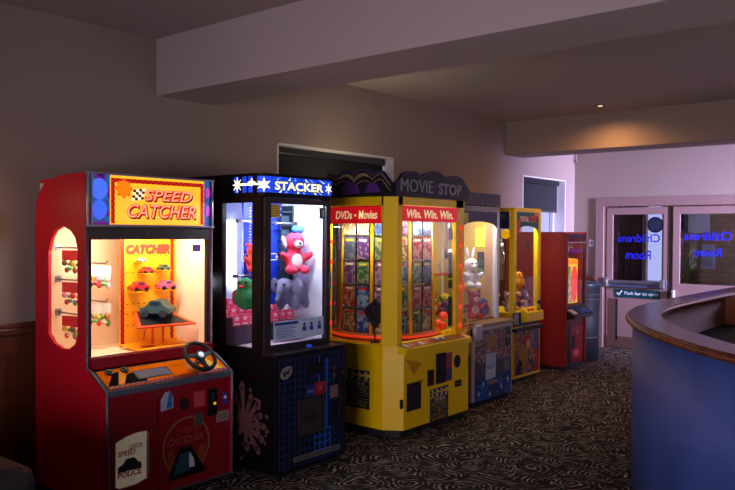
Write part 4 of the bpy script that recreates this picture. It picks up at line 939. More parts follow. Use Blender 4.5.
# header strips + panes
F = FF(0, .06); FS = FL(0, 0)
HR = mat('red_header', (220, 20, 32), .4, emit=.5, var=.05); HW = mat('header_letters', (245, 226, 170), .5, emit=.5)
b = MB(); b.rect(F, .145, WX-.15, 1.70, 1.822, HR, -.012, .003); b.text(F, 'Win. Win. Win.', .19, .86, 1.725, 1.795, HW, .003, .002, .12, .022); b.build('header_strip', m3_)
b = MB(); b.rect(FS, -.71, -.145, 1.68, 1.812, HR, -.02, -.008); b.text(FS, 'DVDs', -.645, -.47, 1.715, 1.78, HW, -.008, .002, .12, .015); b.disc(FS, -.435, 1.745, .010, HW, w0=-.008, w1=-.006); b.text(FS, 'Movies', -.40, -.21, 1.715, 1.785, HW, -.008, .002, .12, .015); b.build('header_strip', m3_)
b = MB(); b.rect(F, .14, WX-.165, .72, 1.70, GLASS, -.014, -.010); b.build('window_pane', m3_)
b = MB(); b.rect(FS, -.675, -.17, .715, 1.68, GLASS, -.02, -.016); b.build('side_window', m3_)
b = MB(); b.box(WX-.03, WX-.026, .18, .72, .72, 1.825, GLASS); b.build('side_window', m3_)
b = MB(); b.box(0.01, WX-.01, .95, .975, .71, 1.82, mat('rear_mirror_panel', (180, 186, 200), .12, metal=.75)); b.build('rear_panel', m3_)
b = MB(); b.prism([(x, y, .716) for x, y in foot(.03, .04)], [(x, y, .722) for x, y in foot(.03, .04)], mat('machine_floor', (205, 150, 20), .35)); b.build('floor_panel', m3_)
area('film_machine_top_fill', (X3+.55, Y3+.75, 1.93), (X3+.5, Y3+.75, 3), .7, .2, 3.5, (1, .84, .5))  # added upward fill above the closed top, warms the wall and ceiling
# black hinge blocks at the right post
for z0, z1 in ((.80, 1.06), (1.13, 1.20), (1.22, 1.44), (1.55, 1.66)): b = MB(); b.box(.865, .885, .075, .105, z0, z1, BK, .004); b.build('hinge_block', m3_)
# red lamps
LED = glow((255, 30, 18), 2.4)
for z in (1.65, 1.50, 1.32, 1.14, .965, .80): 
    b = MB(); b.ell((.985, .056, z), (.013, .012, .015), LED, seg=10, rings=7); b.build('red_lamp', m3_)
for z in (1.53, 1.36, 1.19, 1.02, .86): b = MB(); b.ell((-.004, .69, z), (.012, .014, .016), LED, seg=10, rings=7); b.build('red_lamp', m3_)
b = MB(); b.box(.980, .990, .055, .062, .75, 1.68, glow((255, 60, 20), .30)); b.build('lamp_strip', m3_)
# crown sign
CR = mat('crown_black', (20, 16, 25), .5); PU = mat('crown_purple', (84, 44, 128), .5, var=.3, scale=20); CGO = mat('crown_edge', (170, 150, 110), .5)
def crown(F, L, bumps, name, txt=None):
    n = 60
    def h(u):
        e = min(1, min(u, L-u)/.10)
        return .10+.035*e+.045*e*max(0, abs(math.sin(PI*bumps*(u/L))))**.8+.045*math.sin(PI*u/L)
    b = MB(); pts = [(0, 0)]+[(L*k/n, h(L*k/n)) for k in range(n+1)]+[(L, 0)]
    b.poly(F, pts, CR, 0, .03)
    b.line(F, [(L*k/n, h(L*k/n)-.012) for k in range(1, n)], .006, PU, .03, .033)
    if not txt:
        for off, mm, wd in ((.035, CGO, .004), (.075, CGO, .004)): b.line(F, [(L*k/n, max(.012, h(L*k/n)*.95-off+.018*math.sin(9*k/n))) for k in range(1, n)], wd, mm, .031, .034)
        for (u, r, z) in ((.10, .07, .02), (.27, .095, .025), (.45, .075, .03)): b.poly(F, [(L*u/.6+r*math.cos(PI*k/14), z+r*1.0*math.sin(PI*k/14)) for k in range(15)], PU, .031, .035)
        for k in range(26): u = L*(.3+.4*k/26); b.rect(F, u, u+.006, h(u)-.055, h(u)-.035, CGO, .031, .035)
    else:
        b.text(F, 'MOVIE', .06, .50, .04, .14, mat('crown_letters', (135, 130, 142), .5, emit=.03), .031, .004, 0, .0); b.text(F, 'STOP', .58, .93, .035, .13, mat('crown_letters', (135, 130, 142), .5, emit=.03), .031, .004, 0, .02)
        b.star(F, .54, .10, .035, .012, 4, PU, .031, .034)
    return b.build(name, m3_)
crown(Face((.0, .05, ZT), (1, 0, 0), (0, 0, 1)), WX-.02, 3, 'crown_sign', True)
crown(Face((-.0, .80, ZT), (0, -1, 0), (0, 0, 1)), .765, 4, 'crown_sign')
b = MB(); b.prism([(x, y, ZT) for x, y in foot(.0, .05)], [(x, y, ZT+.012) for x, y in foot(.0, .05)], M((80, 90, 110), .3, metal=.6)); b.build('crown_base', m3_)
# clapperboard decals
def clapper(F, u0, u1, v0, v1, l1, l2, l3):
    b = MB(); H = v1-v0; Wd = u1-u0; db = M((12, 11, 13), .5); wl = M((190, 184, 172), .5); yl = M((150, 124, 50), .5); go = M((190, 110, 20), .5)
    b.rect(F, u0, u1, v0, v1-.25*H, db, 0, .003); b.poly(F, [(u0, v1-.22*H), (u1, v1-.24*H), (u1, v1-.12*H), (u0, v1-.10*H)], db, 0, .003); b.poly(F, [(u0, v1-.09*H), (u1, v1-.04*H), (u1, v1+.06*H), (u0, v1+.03*H)], db, 0, .003)
    for k in range(4):
        u = u0+Wd*(.04+k*.25); b.poly(F, [(u, v1-.21*H), (u+.12*Wd, v1-.21*H), (u+.17*Wd, v1-.12*H), (u+.05*Wd, v1-.12*H)], wl, .003, .004); b.poly(F, [(u+.05*Wd, v1-.07*H), (u+.17*Wd, v1-.06*H), (u+.12*Wd, v1+.02*H), (u, v1+.01*H)], wl, .003, .004)
    b.text(F, l1, u0+.2*Wd, u1-.2*Wd, v1-.36*H, v1-.27*H, wl, .003, .001, 0, .03); b.text(F, l2, u0+.06*Wd, u1-.08*Wd, v1-.52*H, v1-.41*H, yl, .003, .001, 0, .03); b.text(F, l3, u0+.08*Wd, u1-.1*Wd, v0+.05*H, v0+.16*H, yl, .003, .001, 0, .03)
    for z in (.38, .56, .63, .73, .8): b.rect(F, u0+.02*Wd, u1-.02*Wd, v1-z*H-.002, v1-z*H+.001, wl, .003, .0035)
    b.star(F, (u0+u1)/2, v1-.66*H, .11*Wd, .05*Wd, 5, go, .0035, .005); return b
clapper(FS, -.55, -.27, .20, .49, 'WIN', 'MOVIES', 'GAMES').build('clapperboard_decal', m3_)
clapper(FF(0, 0), .45, .715, .05, .315, 'WIN', 'MOVIES', 'GAMES').build('clapperboard_decal', m3_)
F = FF(0, 0)
b = MB(); b.rect(F, .13, .32, .20, .42, M((30, 26, 30), .4), 0, .004); b.rect(F, .15, .30, .21, .40, M((40, 34, 52), .3), .004, .006); b.rect(F, .13, .33, .42, .426, M((130, 96, 10), .4), 0, .02); b.build('prize_flap', m3_)
b = MB(); b.rect(F, .53, .66, .36, .61, M((16, 14, 18), .4), 0, .012); b.rect(F, .60, .63, .52, .57, M((90, 30, 30), .4), .012, .014); b.rect(F, .585, .61, .48, .495, M((90, 90, 96), .4), .012, .014); b.build('coin_slot', m3_)
b = MB(); b.rect(F, .41, .49, .36, .49, M((22, 19, 20), .4), 0, .01); b.build('note_slot', m3_)
b = MB(); b.rect(F, .675, .77, .36, .60, M((150, 50, 70), .5), 0, .003); b.rect(F, .68, .765, .37, .46, M((50, 60, 110), .5), .003, .004); b.build('sticker', m3_, label='red and blue price sticker')
b = MB(); b.disc(F, .85, .51, .045, M((20, 17, 18), .5), rv=.055, w0=0, w1=.008); b.build('speaker_grille', m3_)
b = MB(); b.rect(F, .82, .92, .29, .345, M((30, 26, 26), .5), 0, .004); b.rect(F, .83, .90, .312, .32, M((110, 110, 110), .5), .004, .005); b.build('sticker', m3_, label='small black sticker')
b = MB(); b.rect(F, .04, .07, .24, .31, M((60, 50, 30), .4), 0, .008); b.build('door_lock', m3_)
b = MB(); b.poly(F, [(.11, .62), (.34, .56), (.22, .48)], M((206, 150, 10), .4), 0, .002); b.build('decal', m3_)
# drum with film cases
dr = thing('prize_drum', 'round rack of yellow uprights holding film cases inside the yellow machine', 'display rack', (X3+.55, Y3+.55, .723))
NV = 8
b = MB(); b.lathe((0, 0, 0), [(.44, 0), (.46, .015), (.46, .04), (.43, .055), (.05, .056)], mat('drum_base', (190, 80, 25), .6, emit=.04), 36); b.build('drum_base', dr)
b = MB(); b.tube([(.462*math.cos(2*PI*k/40), .455*math.sin(2*PI*k/40), .03) for k in range(40)], .010, glow((255, 60, 20), .45), 8, True); b.build('glowing_ring', dr)
b = MB(); b.cyl((0, 0, .05), (0, 0, 1.08), .05, CHROME, n=20); b.build('centre_column', dr)
b = MB(); b.cyl((0, 0, 1.07), (0, 0, 1.09), .40, YEL, n=24); b.build('drum_top', dr)
YU = mat('yellow_upright', (240, 170, 5), .4)
for k in range(NV):
    a = 2*PI*(k+.5)/NV; b = MB(); b.cyl((.435*math.cos(a), .435*math.sin(a), .05), (.395*math.cos(a), .395*math.sin(a), 1.09), .0145, YU, n=8); b.build('upright', dr)
covs = [('red', art_mat('cover_red', [(120, 20, 20), (165, 40, 36), (190, 140, 120), (60, 20, 30)], 18, dist=1.2)), ('blue', art_mat('cover_blue', [(20, 40, 90), (40, 80, 140), (150, 165, 180), (20, 20, 40)], 18, dist=1.2)),
        ('white', art_mat('cover_white', [(165, 165, 160), (110, 110, 120), (70, 80, 100), (200, 60, 60)], 18, dist=1.2)), ('purple', art_mat('cover_purple', [(60, 30, 90), (90, 50, 110), (160, 120, 140), (30, 20, 40)], 18, dist=1.2)),
        ('brown', art_mat('cover_brown', [(60, 40, 26), (140, 100, 60), (210, 190, 140), (30, 24, 20)], 18, dist=1.2)), ('green', art_mat('cover_green', [(24, 70, 40), (60, 100, 60), (150, 150, 110), (20, 30, 24)], 18, dist=1.2))]
words = ['first', 'second', 'third', 'fourth', 'fifth', 'sixth', 'seventh', 'eighth', 'ninth', 'tenth']
protos = []
for nm, cm in covs:
    t = thing('film_case', 'x', 'film case', (0, 0, -5)); b = MB(); b.box(-.066, .066, -.007, .007, 0, .188, M((24, 24, 28), .3), .002); b.build('case', t)
    b = MB(); b.rect(FF(0, -.007), -.062, .062, .004, .184, cm, 0, .001); b.rect(FF(0, -.008), -.04, .04, .15, .168, M(((240, 230, 200), (230, 40, 40), (250, 220, 60))[len(protos) % 3], .4), 0, .001); b.build('cover', t); protos.append(t)
used = set(); rr = random.Random(3)
col_i = 0
for f in range(NV):
    a = 2*PI*f/NV; ad = math.degrees(a) % 360
    if not 130 <= ad <= 330: continue
    for half in (-1, 1):
        col_i += 1
        for row in range(5):
            q = rr.randrange(6); n_ = Vector((math.cos(a), math.sin(a))); t_ = Vector((-math.sin(a), math.cos(a)))
            pp = Vector((X3+.55, Y3+.55))+n_*.385+t_*half*.072; z = .785+row*.20; rz = a+PI/2
            lab = '%s film case, %s row down, %s column from the left in the yellow machine' % (covs[q][0], words[4-row], words[col_i-1])
            if q not in used: used.add(q); t = protos[q]; t.location = (pp.x, pp.y, z); t.rotation_euler.z = rz; t['label'] = lab; t['group'] = 'film cases on the drum'
            else: dup(protos[q], (pp.x, pp.y, z), rz, lab, 'film cases on the drum')
b = MB()
for f in range(NV):
    a = 2*PI*f/NV
    if not 130 <= math.degrees(a) <= 330: continue
    for row in range(5): 
        c = Vector((.385*math.cos(a), .385*math.sin(a), .059+row*.20)); tt = Vector((-math.sin(a), math.cos(a), 0)); n = Vector((math.cos(a), math.sin(a), 0))
        q4 = (c-tt*.145-n*.02, c+tt*.145-n*.02, c+tt*.145+n*.015, c-tt*.145+n*.015)
        b.prism(q4, [p_+Vector((0, 0, .003)) for p_ in q4], CHROME)
b.build('case_shelves', dr)
dm = thing('prize_paddle', 'black diamond shaped paddle on a thin stand inside the left window of the yellow machine', 'prize', (X3+.10, Y3+.30, .723))
b = MB(); b.cyl((0, 0, 0), (0, 0, .14), .005, BK, n=8); b.cyl((0, 0, 0), (0, 0, .008), .04, BK, n=16); b.build('stand', dm)
b = MB(); Fp = Face((0, 0, .23), (.6, -.8, 0), (0, 0, 1)); b.poly(Fp, [(0, .12), (.08, .04), (.095, .0), (.0, -.13), (-.085, .0), (-.075, .05)], art_mat('paddle_print', [(10, 10, 12), (40, 34, 46), (14, 12, 16), (60, 54, 62)], 30, .95), -.012, .012); b.build('blade', dm)
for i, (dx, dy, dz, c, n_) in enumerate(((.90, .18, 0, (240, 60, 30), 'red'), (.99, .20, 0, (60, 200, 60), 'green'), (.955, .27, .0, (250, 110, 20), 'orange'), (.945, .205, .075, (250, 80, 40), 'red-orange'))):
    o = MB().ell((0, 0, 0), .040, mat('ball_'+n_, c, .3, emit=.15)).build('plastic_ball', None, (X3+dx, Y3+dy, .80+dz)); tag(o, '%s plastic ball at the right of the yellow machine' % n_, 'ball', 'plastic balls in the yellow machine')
b = MB(); b.box(.85, 1.035, .13, .32, .723, .758, YEL, .005); b.build('ball_tray', m3_)
area('film_machine_front_light', (X3+.54, Y3+.10, 1.68), (X3+.54, Y3+.40, 1.2), .7, .04, 3.2, (1, .92, .82)); area('film_machine_left_light', (X3+.05, Y3+.45, 1.66), (X3+.4, Y3+.5, 1.2), .5, .04, 2.6, (.92, 1, .9)); area('film_machine_right_light', (X3+.95, Y3+.20, 1.66), (X3+.85, Y3+.5, 1.1), .15, .04, 3, (.9, .95, 1))
b = MB(); b.box(.20, .90, .12, .16, 1.785, 1.80, glow((255, 235, 210), 3)); b.build('lamp_tube', m3_)
# ================================================================== 4. white-framed crane machine
X4, Y4 = 5.95, 3.64
m4 = thing('crane_machine', 'white-framed crane machine with a collage front and purple arch, fourth from the left', 'arcade machine', (X4, Y4, 0))
CRM = mat('pale_laminate', (190, 176, 170), .5, var=.05)
b = MB(); b.box(0, .73, 0, .85, .05, .735, CRM, .006); b.box(.03, .70, .03, .82, 0, .05, BLACKM); b.box(-.01, .74, -.015, .16, .735, .765, mat('tan_ledge', (150, 120, 84), .5), .005); b.build('cabinet', m4)
F = FF(0, 0)
b = MB(); A1 = art_mat('collage_upper', [(150, 120, 100), (120, 70, 66), (70, 66, 110), (170, 150, 120), (110, 60, 70), (60, 50, 60)], 11); A2 = art_mat('collage_middle', [(40, 44, 80), (70, 66, 90), (40, 70, 60), (60, 50, 60)], 9); A3 = art_mat('collage_sea', [(8, 40, 130), (12, 80, 170), (10, 50, 100), (20, 90, 80)], 6)
b.rect(F, .03, .71, .40, .70, A1, 0, .002); b.rect(F, .03, .71, .26, .40, A2, 0, .002); b.rect(F, .03, .71, .05, .26, A3, 0, .002)
for u, v in ((.10, .12), (.30, .09), (.52, .13), (.64, .19), (.18, .20)): b.star(F, u, v, .03, .006, 4, M((190, 220, 150), .5), .002, .004)
b.rect(F, .24, .42, .52, .64, M((150, 110, 60), .5), .002, .003)
for k in range(5): b.rect(F, .45, .58, .47+k*.035, .49+k*.035, M(((150, 80, 70), (90, 80, 120))[k % 2], .5), .002, .003)
b.build('front_panel', m4)
b = MB(); b.rect(F, .22, .40, .235, .475, M((165, 178, 196), .5), .003, .006); b.text(F, 'SLOT', .24, .38, .33, .36, M((20, 70, 170), .5), .006, .001, 0, .02); b.build('sticker', m4, label='white card with blue letters')
b = MB(); b.disc(F, .34, .20, .10, M((130, 110, 110), .5), rv=.022, w0=.003, w1=.006); b.build('sticker', m4, label='pale oval sticker')
for u, v in ((.63, .67), (.63, .56)): bb = MB(); bb.rect(F, u-.035, u+.035, v-.045, v+.03, M((22, 20, 24), .4), .003, .015); bb.rect(F, u-.008, u+.008, v-.02, v+.01, M((90, 80, 80), .4), .015, .017); bb.build('coin_slot', m4)
b = MB(); b.rect(F, .56, .66, .27, .37, M((100, 96, 110), .5), .003, .008); b.build('prize_flap', m4)
b = MB(); b.box(.0, .12, -.03, .13, .62, .765, M((196, 184, 204), .5), .015); b.build('control_box', m4)
pr_ = thing('flame_decal_box', 'small orange and black printed box between the yellow machine and the crane machine', 'box', (X4-.155, Y4+.02, 0))
b = MB(); b.box(0, .13, 0, .2, 0.0, .50, M((24, 18, 18), .5), .005); b.build('box_body', pr_)
b = MB(); fo = art_mat('flame_print', [(20, 14, 14), (210, 90, 20), (240, 190, 120), (30, 16, 14)], 18); b.poly(FF(0, 0), [(.01, .50), (.10, .50), (.13, .72), (.11, .80), (.05, .68)], fo, -.03, .004); b.build('flame_print', pr_)
# upper
yf = .15; zt = 1.87
WM = mat('white_aluminium', (205, 205, 216), .35, metal=.1, var=.03)
def posts(root, xs, ys, z0, z1, t, m, nm='post'):
    for x in xs:
        for y in ys: b = MB(); b.box(x, x+t, y, y+t, z0, z1, m, .004); b.build(nm, root)
posts(m4, (0, .68), (yf, .80), .765, zt-.05, .05, WM)
b = MB(); b.box(0, .73, yf, .85, zt-.055, zt, mat('pale_header', (176, 160, 156), .5), .005); b.build('top_beam', m4)
b = MB(); b.box(.03, .71, yf-.02, .83, zt+.001, 1.995, mat('dark_sign_box', (34, 22, 44), .45, var=.4, scale=12), .006)
for k in range(4): b.rect(FF(0, yf-.02), .34+k*.09, .39+k*.09, 1.875, 1.888, M((130, 110, 60), .5), 0, .002)
b.poly(FF(0, yf-.02), [(.05, 1.885), (.13, 1.90), (.16, 1.96), (.10, 1.98)], M((110, 84, 40), .5), 0, .003); b.build('header_box', m4)
F = FF(0, yf)
b = MB(); ap = [(.05, 1.815), (.05, 1.66)]+[(.36-.31*math.cos(PI*k/14), 1.66+.06*math.sin(PI*k/14)) for k in range(1, 14)]+[(.68, 1.66), (.68, 1.815)]
b.poly(F, ap, mat('purple_arch', (52, 30, 84), .45, var=.3), -.012, -.002); b.rect(F, .06, .14, 1.70, 1.80, M((226, 214, 60), .5), -.002, .001)
b.build('arch_panel', m4)
b = MB(); b.rect(F, .05, .68, .77, 1.815, GLASS, -.02, -.016); b.build('window_pane', m4)
for x in (.004, ): b = MB(); b.box(x, x+.004, yf+.05, .80, .77, 1.815, GLASS); b.build('side_window', m4)
b = MB(); YI = mat('yellow_interior', (190, 158, 50), .5, var=.1); b.box(.05, .68, .815, .83, .77, 1.815, YI); b.box(.03, .70, yf+.03, .82, .765, .78, M((160, 120, 60), .5)); b.box(.708, .716, .16, .82, .77, 1.815, YI); b.box(.70, .708, .16, .30, 1.0, 1.70, M((170, 130, 90), .5)); b.box(.700, .708, .30, .41, 1.47, 1.66, mat('yellow_lit_panel', (250, 236, 40), .5, emit=.35)); b.build('interior_lining', m4)
FZ = FL(.708, 0); b = MB(); b.rect(FZ, -.39, -.31, 1.20, 1.42, BK, 0, .006); b.ring(FZ, -.35, 1.31, .028, .018, M((60, 130, 60), .5), w0=.006, w1=.009, n=16); b.rect(FZ, -.38, -.32, 1.22, 1.25, M((60, 130, 60), .5), .006, .009); b.build('side_notice', m4)
b = MB(); b.box(.05, .68, .45, .47, 1.20, 1.22, M((200, 60, 50), .5)); b.build('cross_rail', m4)
cl = MB(); cl.cyl((.30, .48, 1.45), (.30, .48, 1.815), .012, CHROME); cl.cyl((.30, .48, 1.36), (.30, .48, 1.45), .04, CHROME)
for k in range(3):
    a = 2*PI*k/3+.4; cl.tube([(.30+.03*math.cos(a), .48+.03*math.sin(a), 1.37), (.30+.09*math.cos(a), .48+.09*math.sin(a), 1.30), (.30+.07*math.cos(a), .48+.07*math.sin(a), 1.22), (.30+.03*math.cos(a), .48+.03*math.sin(a), 1.19)], .007, CHROME, 6)
cl.build('claw', m4)
b = MB(); b.box(.10, .62, yf+.06, yf+.09, 1.80, 1.812, glow((255, 240, 225), 3)); b.build('lamp_tube', m4)
area('crane_machine_light', (X4+.36, Y4+.22, 1.78), (X4+.36, Y4+.45, 1.1), .5, .04, 6.5, (1, .93, .80))
G4 = 'soft toys in the white-framed crane machine'
fill = []
for i, (x, y, z, s, k_, ca, cb, nm) in enumerate([
    (0.44, 0.27, 0.780, 1.00, 'bear', (206, 40, 50), (240, 200, 190), 'red soft toy bear at the front centre'), (0.43, 0.30, 1.075, 1.10, 'bunny', (226, 222, 232), (240, 230, 236), 'white soft toy rabbit above the red one'),
    (0.16, 0.27, 0.780, 0.72, 'dog', (90, 96, 70), (190, 170, 120), 'olive soft toy dog at the front left'), (0.61, 0.27, 0.780, 0.90, 'creature', (90, 70, 140), (230, 120, 50), 'purple round soft toy at the front right'),
    (0.28, 0.50, 0.780, 0.80, 'creature', (120, 70, 130), (200, 90, 60), 'plum round soft toy behind the olive dog'), (0.50, 0.50, 0.780, 0.75, 'bear', (70, 60, 110), (230, 190, 60), 'dark violet soft toy bear in the second row'),
    (0.58, 0.47, 1.010, 0.80, 'creature', (250, 120, 30), (250, 210, 40), 'orange round soft toy atop the heap'), (0.57, 0.70, 0.780, 0.80, 'dog', (240, 190, 40), (90, 180, 60), 'yellow soft toy dog at the back right'),
    (0.14, 0.68, 0.780, 0.80, 'elephant', (150, 150, 170), (180, 170, 190), 'grey soft toy elephant at the back left'), (0.36, 0.70, 0.780, 0.80, 'bear', (210, 90, 40), (240, 200, 150), 'tawny soft toy bear at the back centre')]):
    plush(k_, ca, cb, (X4+x, Y4+y, z), -.6+.5*((i*37) % 5)/5, s*.9, nm+' of the white crane machine', G4)

# ================================================================== 5. yellow-framed crane machine
X5, Y5 = 7.2, 3.91
m5 = thing('crane_machine', 'yellow-framed crane machine with cartoon-style front panel and clear sides, fifth from the left', 'arcade machine', (X5, Y5, 0))
YF = mat('yellow_frame', (236, 200, 10), .4, var=.05)
b = MB(); b.box(0, .62, 0, .72, .05, .60, YF, .005); b.box(.03, .59, .03, .69, 0, .05, BLACKM); b.box(0, .62, .02, .72, .60, .76, YF, .004); b.build('cabinet', m5)
F = FF(0, 0)
b = MB(); PA = art_mat('cartoon_panel', [(10, 60, 60), (130, 26, 30), (160, 120, 60), (16, 44, 90), (170, 90, 80), (20, 90, 90)], 5)
b.rect(F, .03, .59, .08, .56, PA, 0, .003); b.disc(F, .22, .28, .11, M((150, 110, 20), .5), rv=.13, w0=.003, w1=.005); b.disc(F, .30, .44, .09, M((160, 30, 36), .5), rv=.07, w0=.003, w1=.006); b.disc(F, .33, .40, .05, M((210, 150, 120), .5), w0=.006, w1=.008)
b.poly(F, [(.45, .08), (.59, .08), (.59, .36), (.52, .30)], M((150, 20, 30), .5), .003, .005); b.rect(F, .47, .56, .42, .54, M((30, 80, 150), .5), .003, .005); b.poly(F, [(.08, .09), (.16, .09), (.20, .22), (.12, .25)], BK, .003, .006); b.build('front_panel', m5)
b = MB(); b.box(-.005, .625, -.035, .02, .555, .595, BK, .006); b.build('bumper_rail', m5)
b = MB(); b.rect(F, .02, .60, .60, .755, M((10, 50, 80), .5), -.018, -.012); b.rect(F, .03, .13, .63, .74, M((150, 160, 190), .5), -.012, -.008); b.build('control_backing', m5)
b = MB(); b.prism([(.19, y, z) for y, z in ((.02, .64), (-.07, .655), (-.07, .75), (.02, .80))], [(.56, y, z) for y, z in ((.02, .64), (-.07, .655), (-.07, .75), (.02, .80))], YF); cbx = b.build('control_box', m5)
for x in (.28, .36): bb = MB(); bb.cyl((x, -.03, .768), (x, -.034, .788), .02, M((220, 30, 30), .3), n=14); bb.build('button', cbx)
b = MB(); b.cyl((.50, -.03, .765), (.50, -.04, .84), .007, CHROME, n=8); b.ell((.50, -.042, .85), .022, BK, seg=12, rings=8); b.cyl((.50, -.03, .765), (.50, -.032, .775), .03, BK, n=14); b.build('joystick', cbx)
posts(m5, (0, .56), (0, .66), .76, 1.84, .06, YF)
b = MB(); b.plate(Face((0, 0, 1.84), (1, 0, 0), (0, 1, 0)), [(0, 0), (.62, 0), (.62, .72), (0, .72)], [hole(.08, .54, .1, .62)], YF, 0, .045); b.box(.07, .55, .09, .63, 1.87, 1.885, M((60, 50, 20), .5)); b.build('top_beam', m5)
b = MB(); hp = [(.06, 1.84), (.06, 1.60)]+[(.31-.25*math.cos(PI*k/12), 1.62+.07*math.sin(PI*k/12)) for k in range(1, 12)]+[(.56, 1.60), (.56, 1.84)]
b.poly(F, hp, mat('teal_header', (14, 86, 92), .45, var=.3), -.012, -.002); b.poly(F, [(.06, 1.60), (.06, 1.76), (.12, 1.76), (.13, 1.64)], M((190, 30, 40), .5), -.002, .001)
b.text(F, 'TOTAL', .13, .33, 1.735, 1.795, M((240, 200, 190), .5), -.002, .003, 0, .03); b.text(F, 'TOY', .36, .51, 1.73, 1.80, M((235, 50, 50), .5), -.002, .003, 0, .03); b.rect(F, .46, .54, 1.80, 1.835, M((220, 120, 110), .5), -.002, .002); b.build('header_panel', m5)
b = MB(); b.rect(F, .06, .56, .76, 1.84, GLASS, -.02, -.016); b.build('window_pane', m5)
for x in (.004, .612): b = MB(); b.box(x, x+.004, .06, .66, .76, 1.84, GLASS); b.build('side_window', m5)
b = MB(); b.rect(FF(0, .70), .06, .56, .76, 1.84, GLASS, -.0, .004); b.build('rear_window', m5)
b = MB(); FS = FL(0, 0); b.poly(FS, [(-.66, 1.84), (-.06, 1.84), (-.06, 1.66), (-.20, 1.66), (-.66, 1.72)], M((14, 22, 120), .5), 0, .004); b.disc(FS, -.14, 1.79, .03, M((90, 130, 120), .5), w0=.004, w1=.006); b.build('side_header', m5)
b = MB(); b.disc(FS, -.12, 1.60, .05, mat('amber_lamp', (255, 190, 20), .4, emit=.5), w0=-.03, w1=-.02); b.build('amber_disc', m5)
cl = MB(); cl.cyl((.36, .36, 1.50), (.36, .36, 1.84), .010, CHROME); cl.cyl((.36, .36, 1.42), (.36, .36, 1.5), .03, CHROME)
for k in range(3):
    a = 2*PI*k/3; cl.tube([(.36+.02*math.cos(a), .36+.02*math.sin(a), 1.43), (.36+.08*math.cos(a), .36+.08*math.sin(a), 1.36), (.36+.06*math.cos(a), .36+.06*math.sin(a), 1.28), (.36+.02*math.cos(a), .36+.02*math.sin(a), 1.26)], .006, CHROME, 6)
cl.build('claw', m5)
b = MB(); b.box(.10, .5, .10, .13, 1.80, 1.815, glow((255, 235, 215), 2.5)); b.build('lamp_tube', m5)
for x in (.003,):
    for z in (.80, .83, .86, 1.0, 1.25): b = MB(); b.disc(F, .03, z, .008, BK, w0=0, w1=.004); b.build('bolt', m5)
area('yellow_crane_light', (X5+.32, Y5+.14, 1.78), (X5+.32, Y5+.35, 1.1), .4, .04, 7, (1, .9, .78))
G5 = 'soft toys in the yellow-framed crane machine'
for i, (x, y, z, s, k_, ca, cb, nm) in enumerate([
    (0.14, 0.14, 0.765, 0.80, 'bear', (160, 130, 160), (220, 190, 210), 'mauve soft toy bear at the front left'), (0.33, 0.14, 0.765, 0.80, 'dog', (206, 150, 110), (90, 60, 130), 'tan soft toy dog with violet ears at the front centre'), (0.51, 0.15, 0.765, 0.80, 'bunny', (120, 90, 150), (220, 200, 220), 'violet soft toy rabbit at the front right'),
    (0.14, 0.34, 0.765, 0.80, 'creature', (236, 180, 50), (220, 60, 40), 'golden round soft toy in the middle row at the left'), (0.44, 0.19, 0.985, 1.00, 'creature', (240, 160, 30), (250, 120, 20), 'large orange round soft toy on top of the heap'), (0.54, 0.24, 0.960, 0.70, 'bear', (230, 196, 150), (250, 240, 220), 'cream soft toy bear near the top at the right'),
    (0.14, 0.55, 0.800, 0.90, 'bear', (110, 190, 190), (240, 240, 230), 'turquoise soft toy bear at the back left'), (0.31, 0.55, 0.800, 0.90, 'dog', (220, 130, 60), (150, 60, 40), 'orange-brown soft toy dog at the back centre'), (0.48, 0.54, 0.800, 0.80, 'bunny', (240, 170, 190), (250, 230, 236), 'pink soft toy rabbit at the back right')]):
    plush(k_, ca, cb, (X5+x, Y5+y, z), -.6+.5*((i*37) % 5)/5, s*.88, nm+' of the yellow crane machine', G5)

# ================================================================== 6. tall red machine
X6, Y6 = 8.28, 3.81
m6 = thing('prize_machine', 'tall plain dark red machine with a glass front, last in the row', 'arcade machine', (X6, Y6, 0))
RD6 = mat('deep_red_laminate', (128, 4, 9), .5, var=.06)
b = MB(); FS = FL(0, 0)
b.plate(FS, [(-.80, .05), (-.0, .05), (-.0, 1.63), (-.80, 1.63)], [], RD6, -.02, 0); b.box(.54, .56, 0, .80, .05, 1.63, RD6); b.box(.02, .54, .78, .80, .05, 1.63, RD6); b.box(.02, .54, .02, .78, 1.60, 1.63, RD6); b.box(.02, .54, .04, .78, .05, .08, RD6)
b.box(.03, .53, .04, .77, 0, .05, BLACKM); b.box(.02, .54, .03, .05, .05, .66, M((70, 14, 18), .4)); b.build('cabinet', m6)
F = FF(0, .01)
b = MB(); b.plate(F, [(.02, .72), (.54, .72), (.54, 1.60), (.02, 1.60)], [hole(.045, .515, .76, 1.56)], BK, -.02, .008); b.build('window_frame', m6)
b = MB(); b.rect(F, .045, .515, .76, 1.56, GLASS, -.012, -.008); b.build('window_pane', m6)
b = MB(); b.box(.02, .54, .5, .52, .66, 1.60, M((50, 30, 36), .5)); b.box(.02, .54, .02, .5, .66, .70, M((90, 110, 60), .5)); b.build('interior_lining', m6)
b = MB(); FI = FF(0, .10); b.poly(FI, [(.03, .77), (.53, .77), (.53, 1.30), (.03, 1.33)], mat('amber_display', (250, 200, 40), .5, emit=.4), -.02, 0); b.rect(FI, .03, .53, 1.24, 1.30, mat('orange_display', (250, 130, 10), .5, emit=.6), 0, .004)
b.poly(FI, [(.05, .78), (.36, .78), (.32, 1.22), (.05, 1.22)], art_mat('display_print', [(230, 210, 80), (160, 170, 60), (235, 200, 150), (220, 90, 40)], 9), .0, .004); b.disc(FI, .43, 1.0, .09, mat('red_display', (235, 70, 50), .5, emit=.4), rv=.22, w0=0, w1=.005); b.build('prize_display', m6)
b = MB()
for x in (.20, .27, .34): b.cyl((x, .14, 1.30), (x, .14, 1.56), .006, CHROME, n=8)
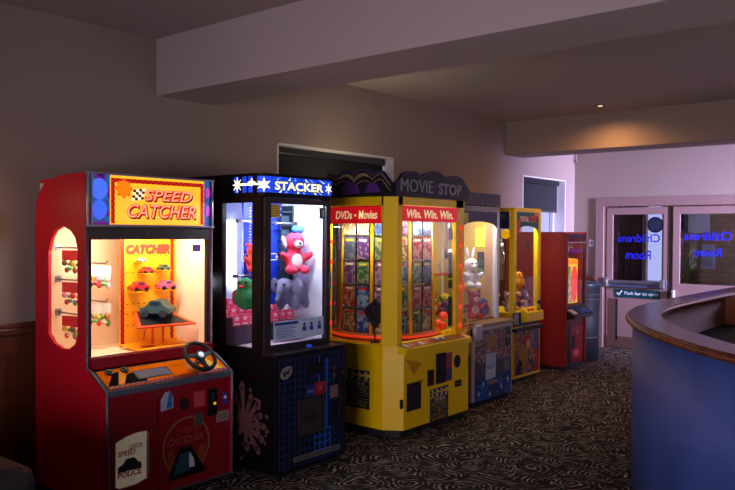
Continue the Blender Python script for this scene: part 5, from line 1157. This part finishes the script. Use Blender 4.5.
b.build('hanging_rods', m6)
b = MB(); b.rect(F, .03, .53, 1.50, 1.515, CHROME, .008, .012); b.build('top_trim', m6)
b = MB(); b.prism([(.01, y, z) for y, z in ((.03, .60), (-.10, .62), (-.10, .66), (.03, .73))], [(.55, y, z) for y, z in ((.03, .60), (-.10, .62), (-.10, .66), (.03, .73))], M((22, 22, 30), .3)); Fk = Face((.01, -.10, .661), (1, 0, 0), (0, .13, .07)); b.rect(Fk, .03, .14, .02, .12, M((170, 160, 130), .5), 0, .003); b.rect(Fk, .22, .50, .02, .12, M((36, 52, 90), .25), 0, .003); b.build('control_panel', m6)
F = FF(0, .03)
b = MB(); b.rect(F, .17, .52, .08, .50, M((110, 12, 20), .4), 0, .006); b.disc(F, .36, .43, .02, CHROME, w0=.006, w1=.012); b.rect(F, .26, .40, .14, .22, M((190, 60, 70), .5), .006, .008); b.rect(F, .22, .30, .24, .40, BK, .006, .01); b.build('lower_door', m6)
b = MB(); b.rect(F, .03, .15, .08, .56, BK, 0, .01); b.build('coin_slot', m6)
for z in (1.42, 1.0): b = MB(); b.rect(FL(0, 0), -.52, -.48, z, z+.10, M((90, 70, 50), .4, metal=.5), 0, .006); b.build('hinge', m6)
point('red_machine_light', (X6+.28, Y6+.06, 1.45), 1.2, (1, .85, .6), .04)
# dark banded bin beside the doors
bn = thing('litter_bin', 'dark green banded round bin standing beside the exit doors', 'bin', (9.24, 4.10, 0))
GB = mat('bin_green', (9, 16, 19), .5, var=.15)
b = MB(); b.lathe((0, 0, 0), [(.24, 0), (.265, .02), (.272, .5), (.28, .94), (.285, .95)], GB, 36); b.build('bin_body', bn)
b = MB(); b.lathe((0, 0, .95), [(.295, 0), (.30, .03), (.25, .05), (.03, .055)], mat('bin_lid', (34, 56, 68), .3), 36); b.build('bin_lid', bn)
for z in (.78, .84, .30): b = MB(); b.lathe((0, 0, z), [(.278, 0), (.286, .003), (.286, .012), (.278, .015)], M((44, 54, 62), .4), 36); b.build('hoop', bn)
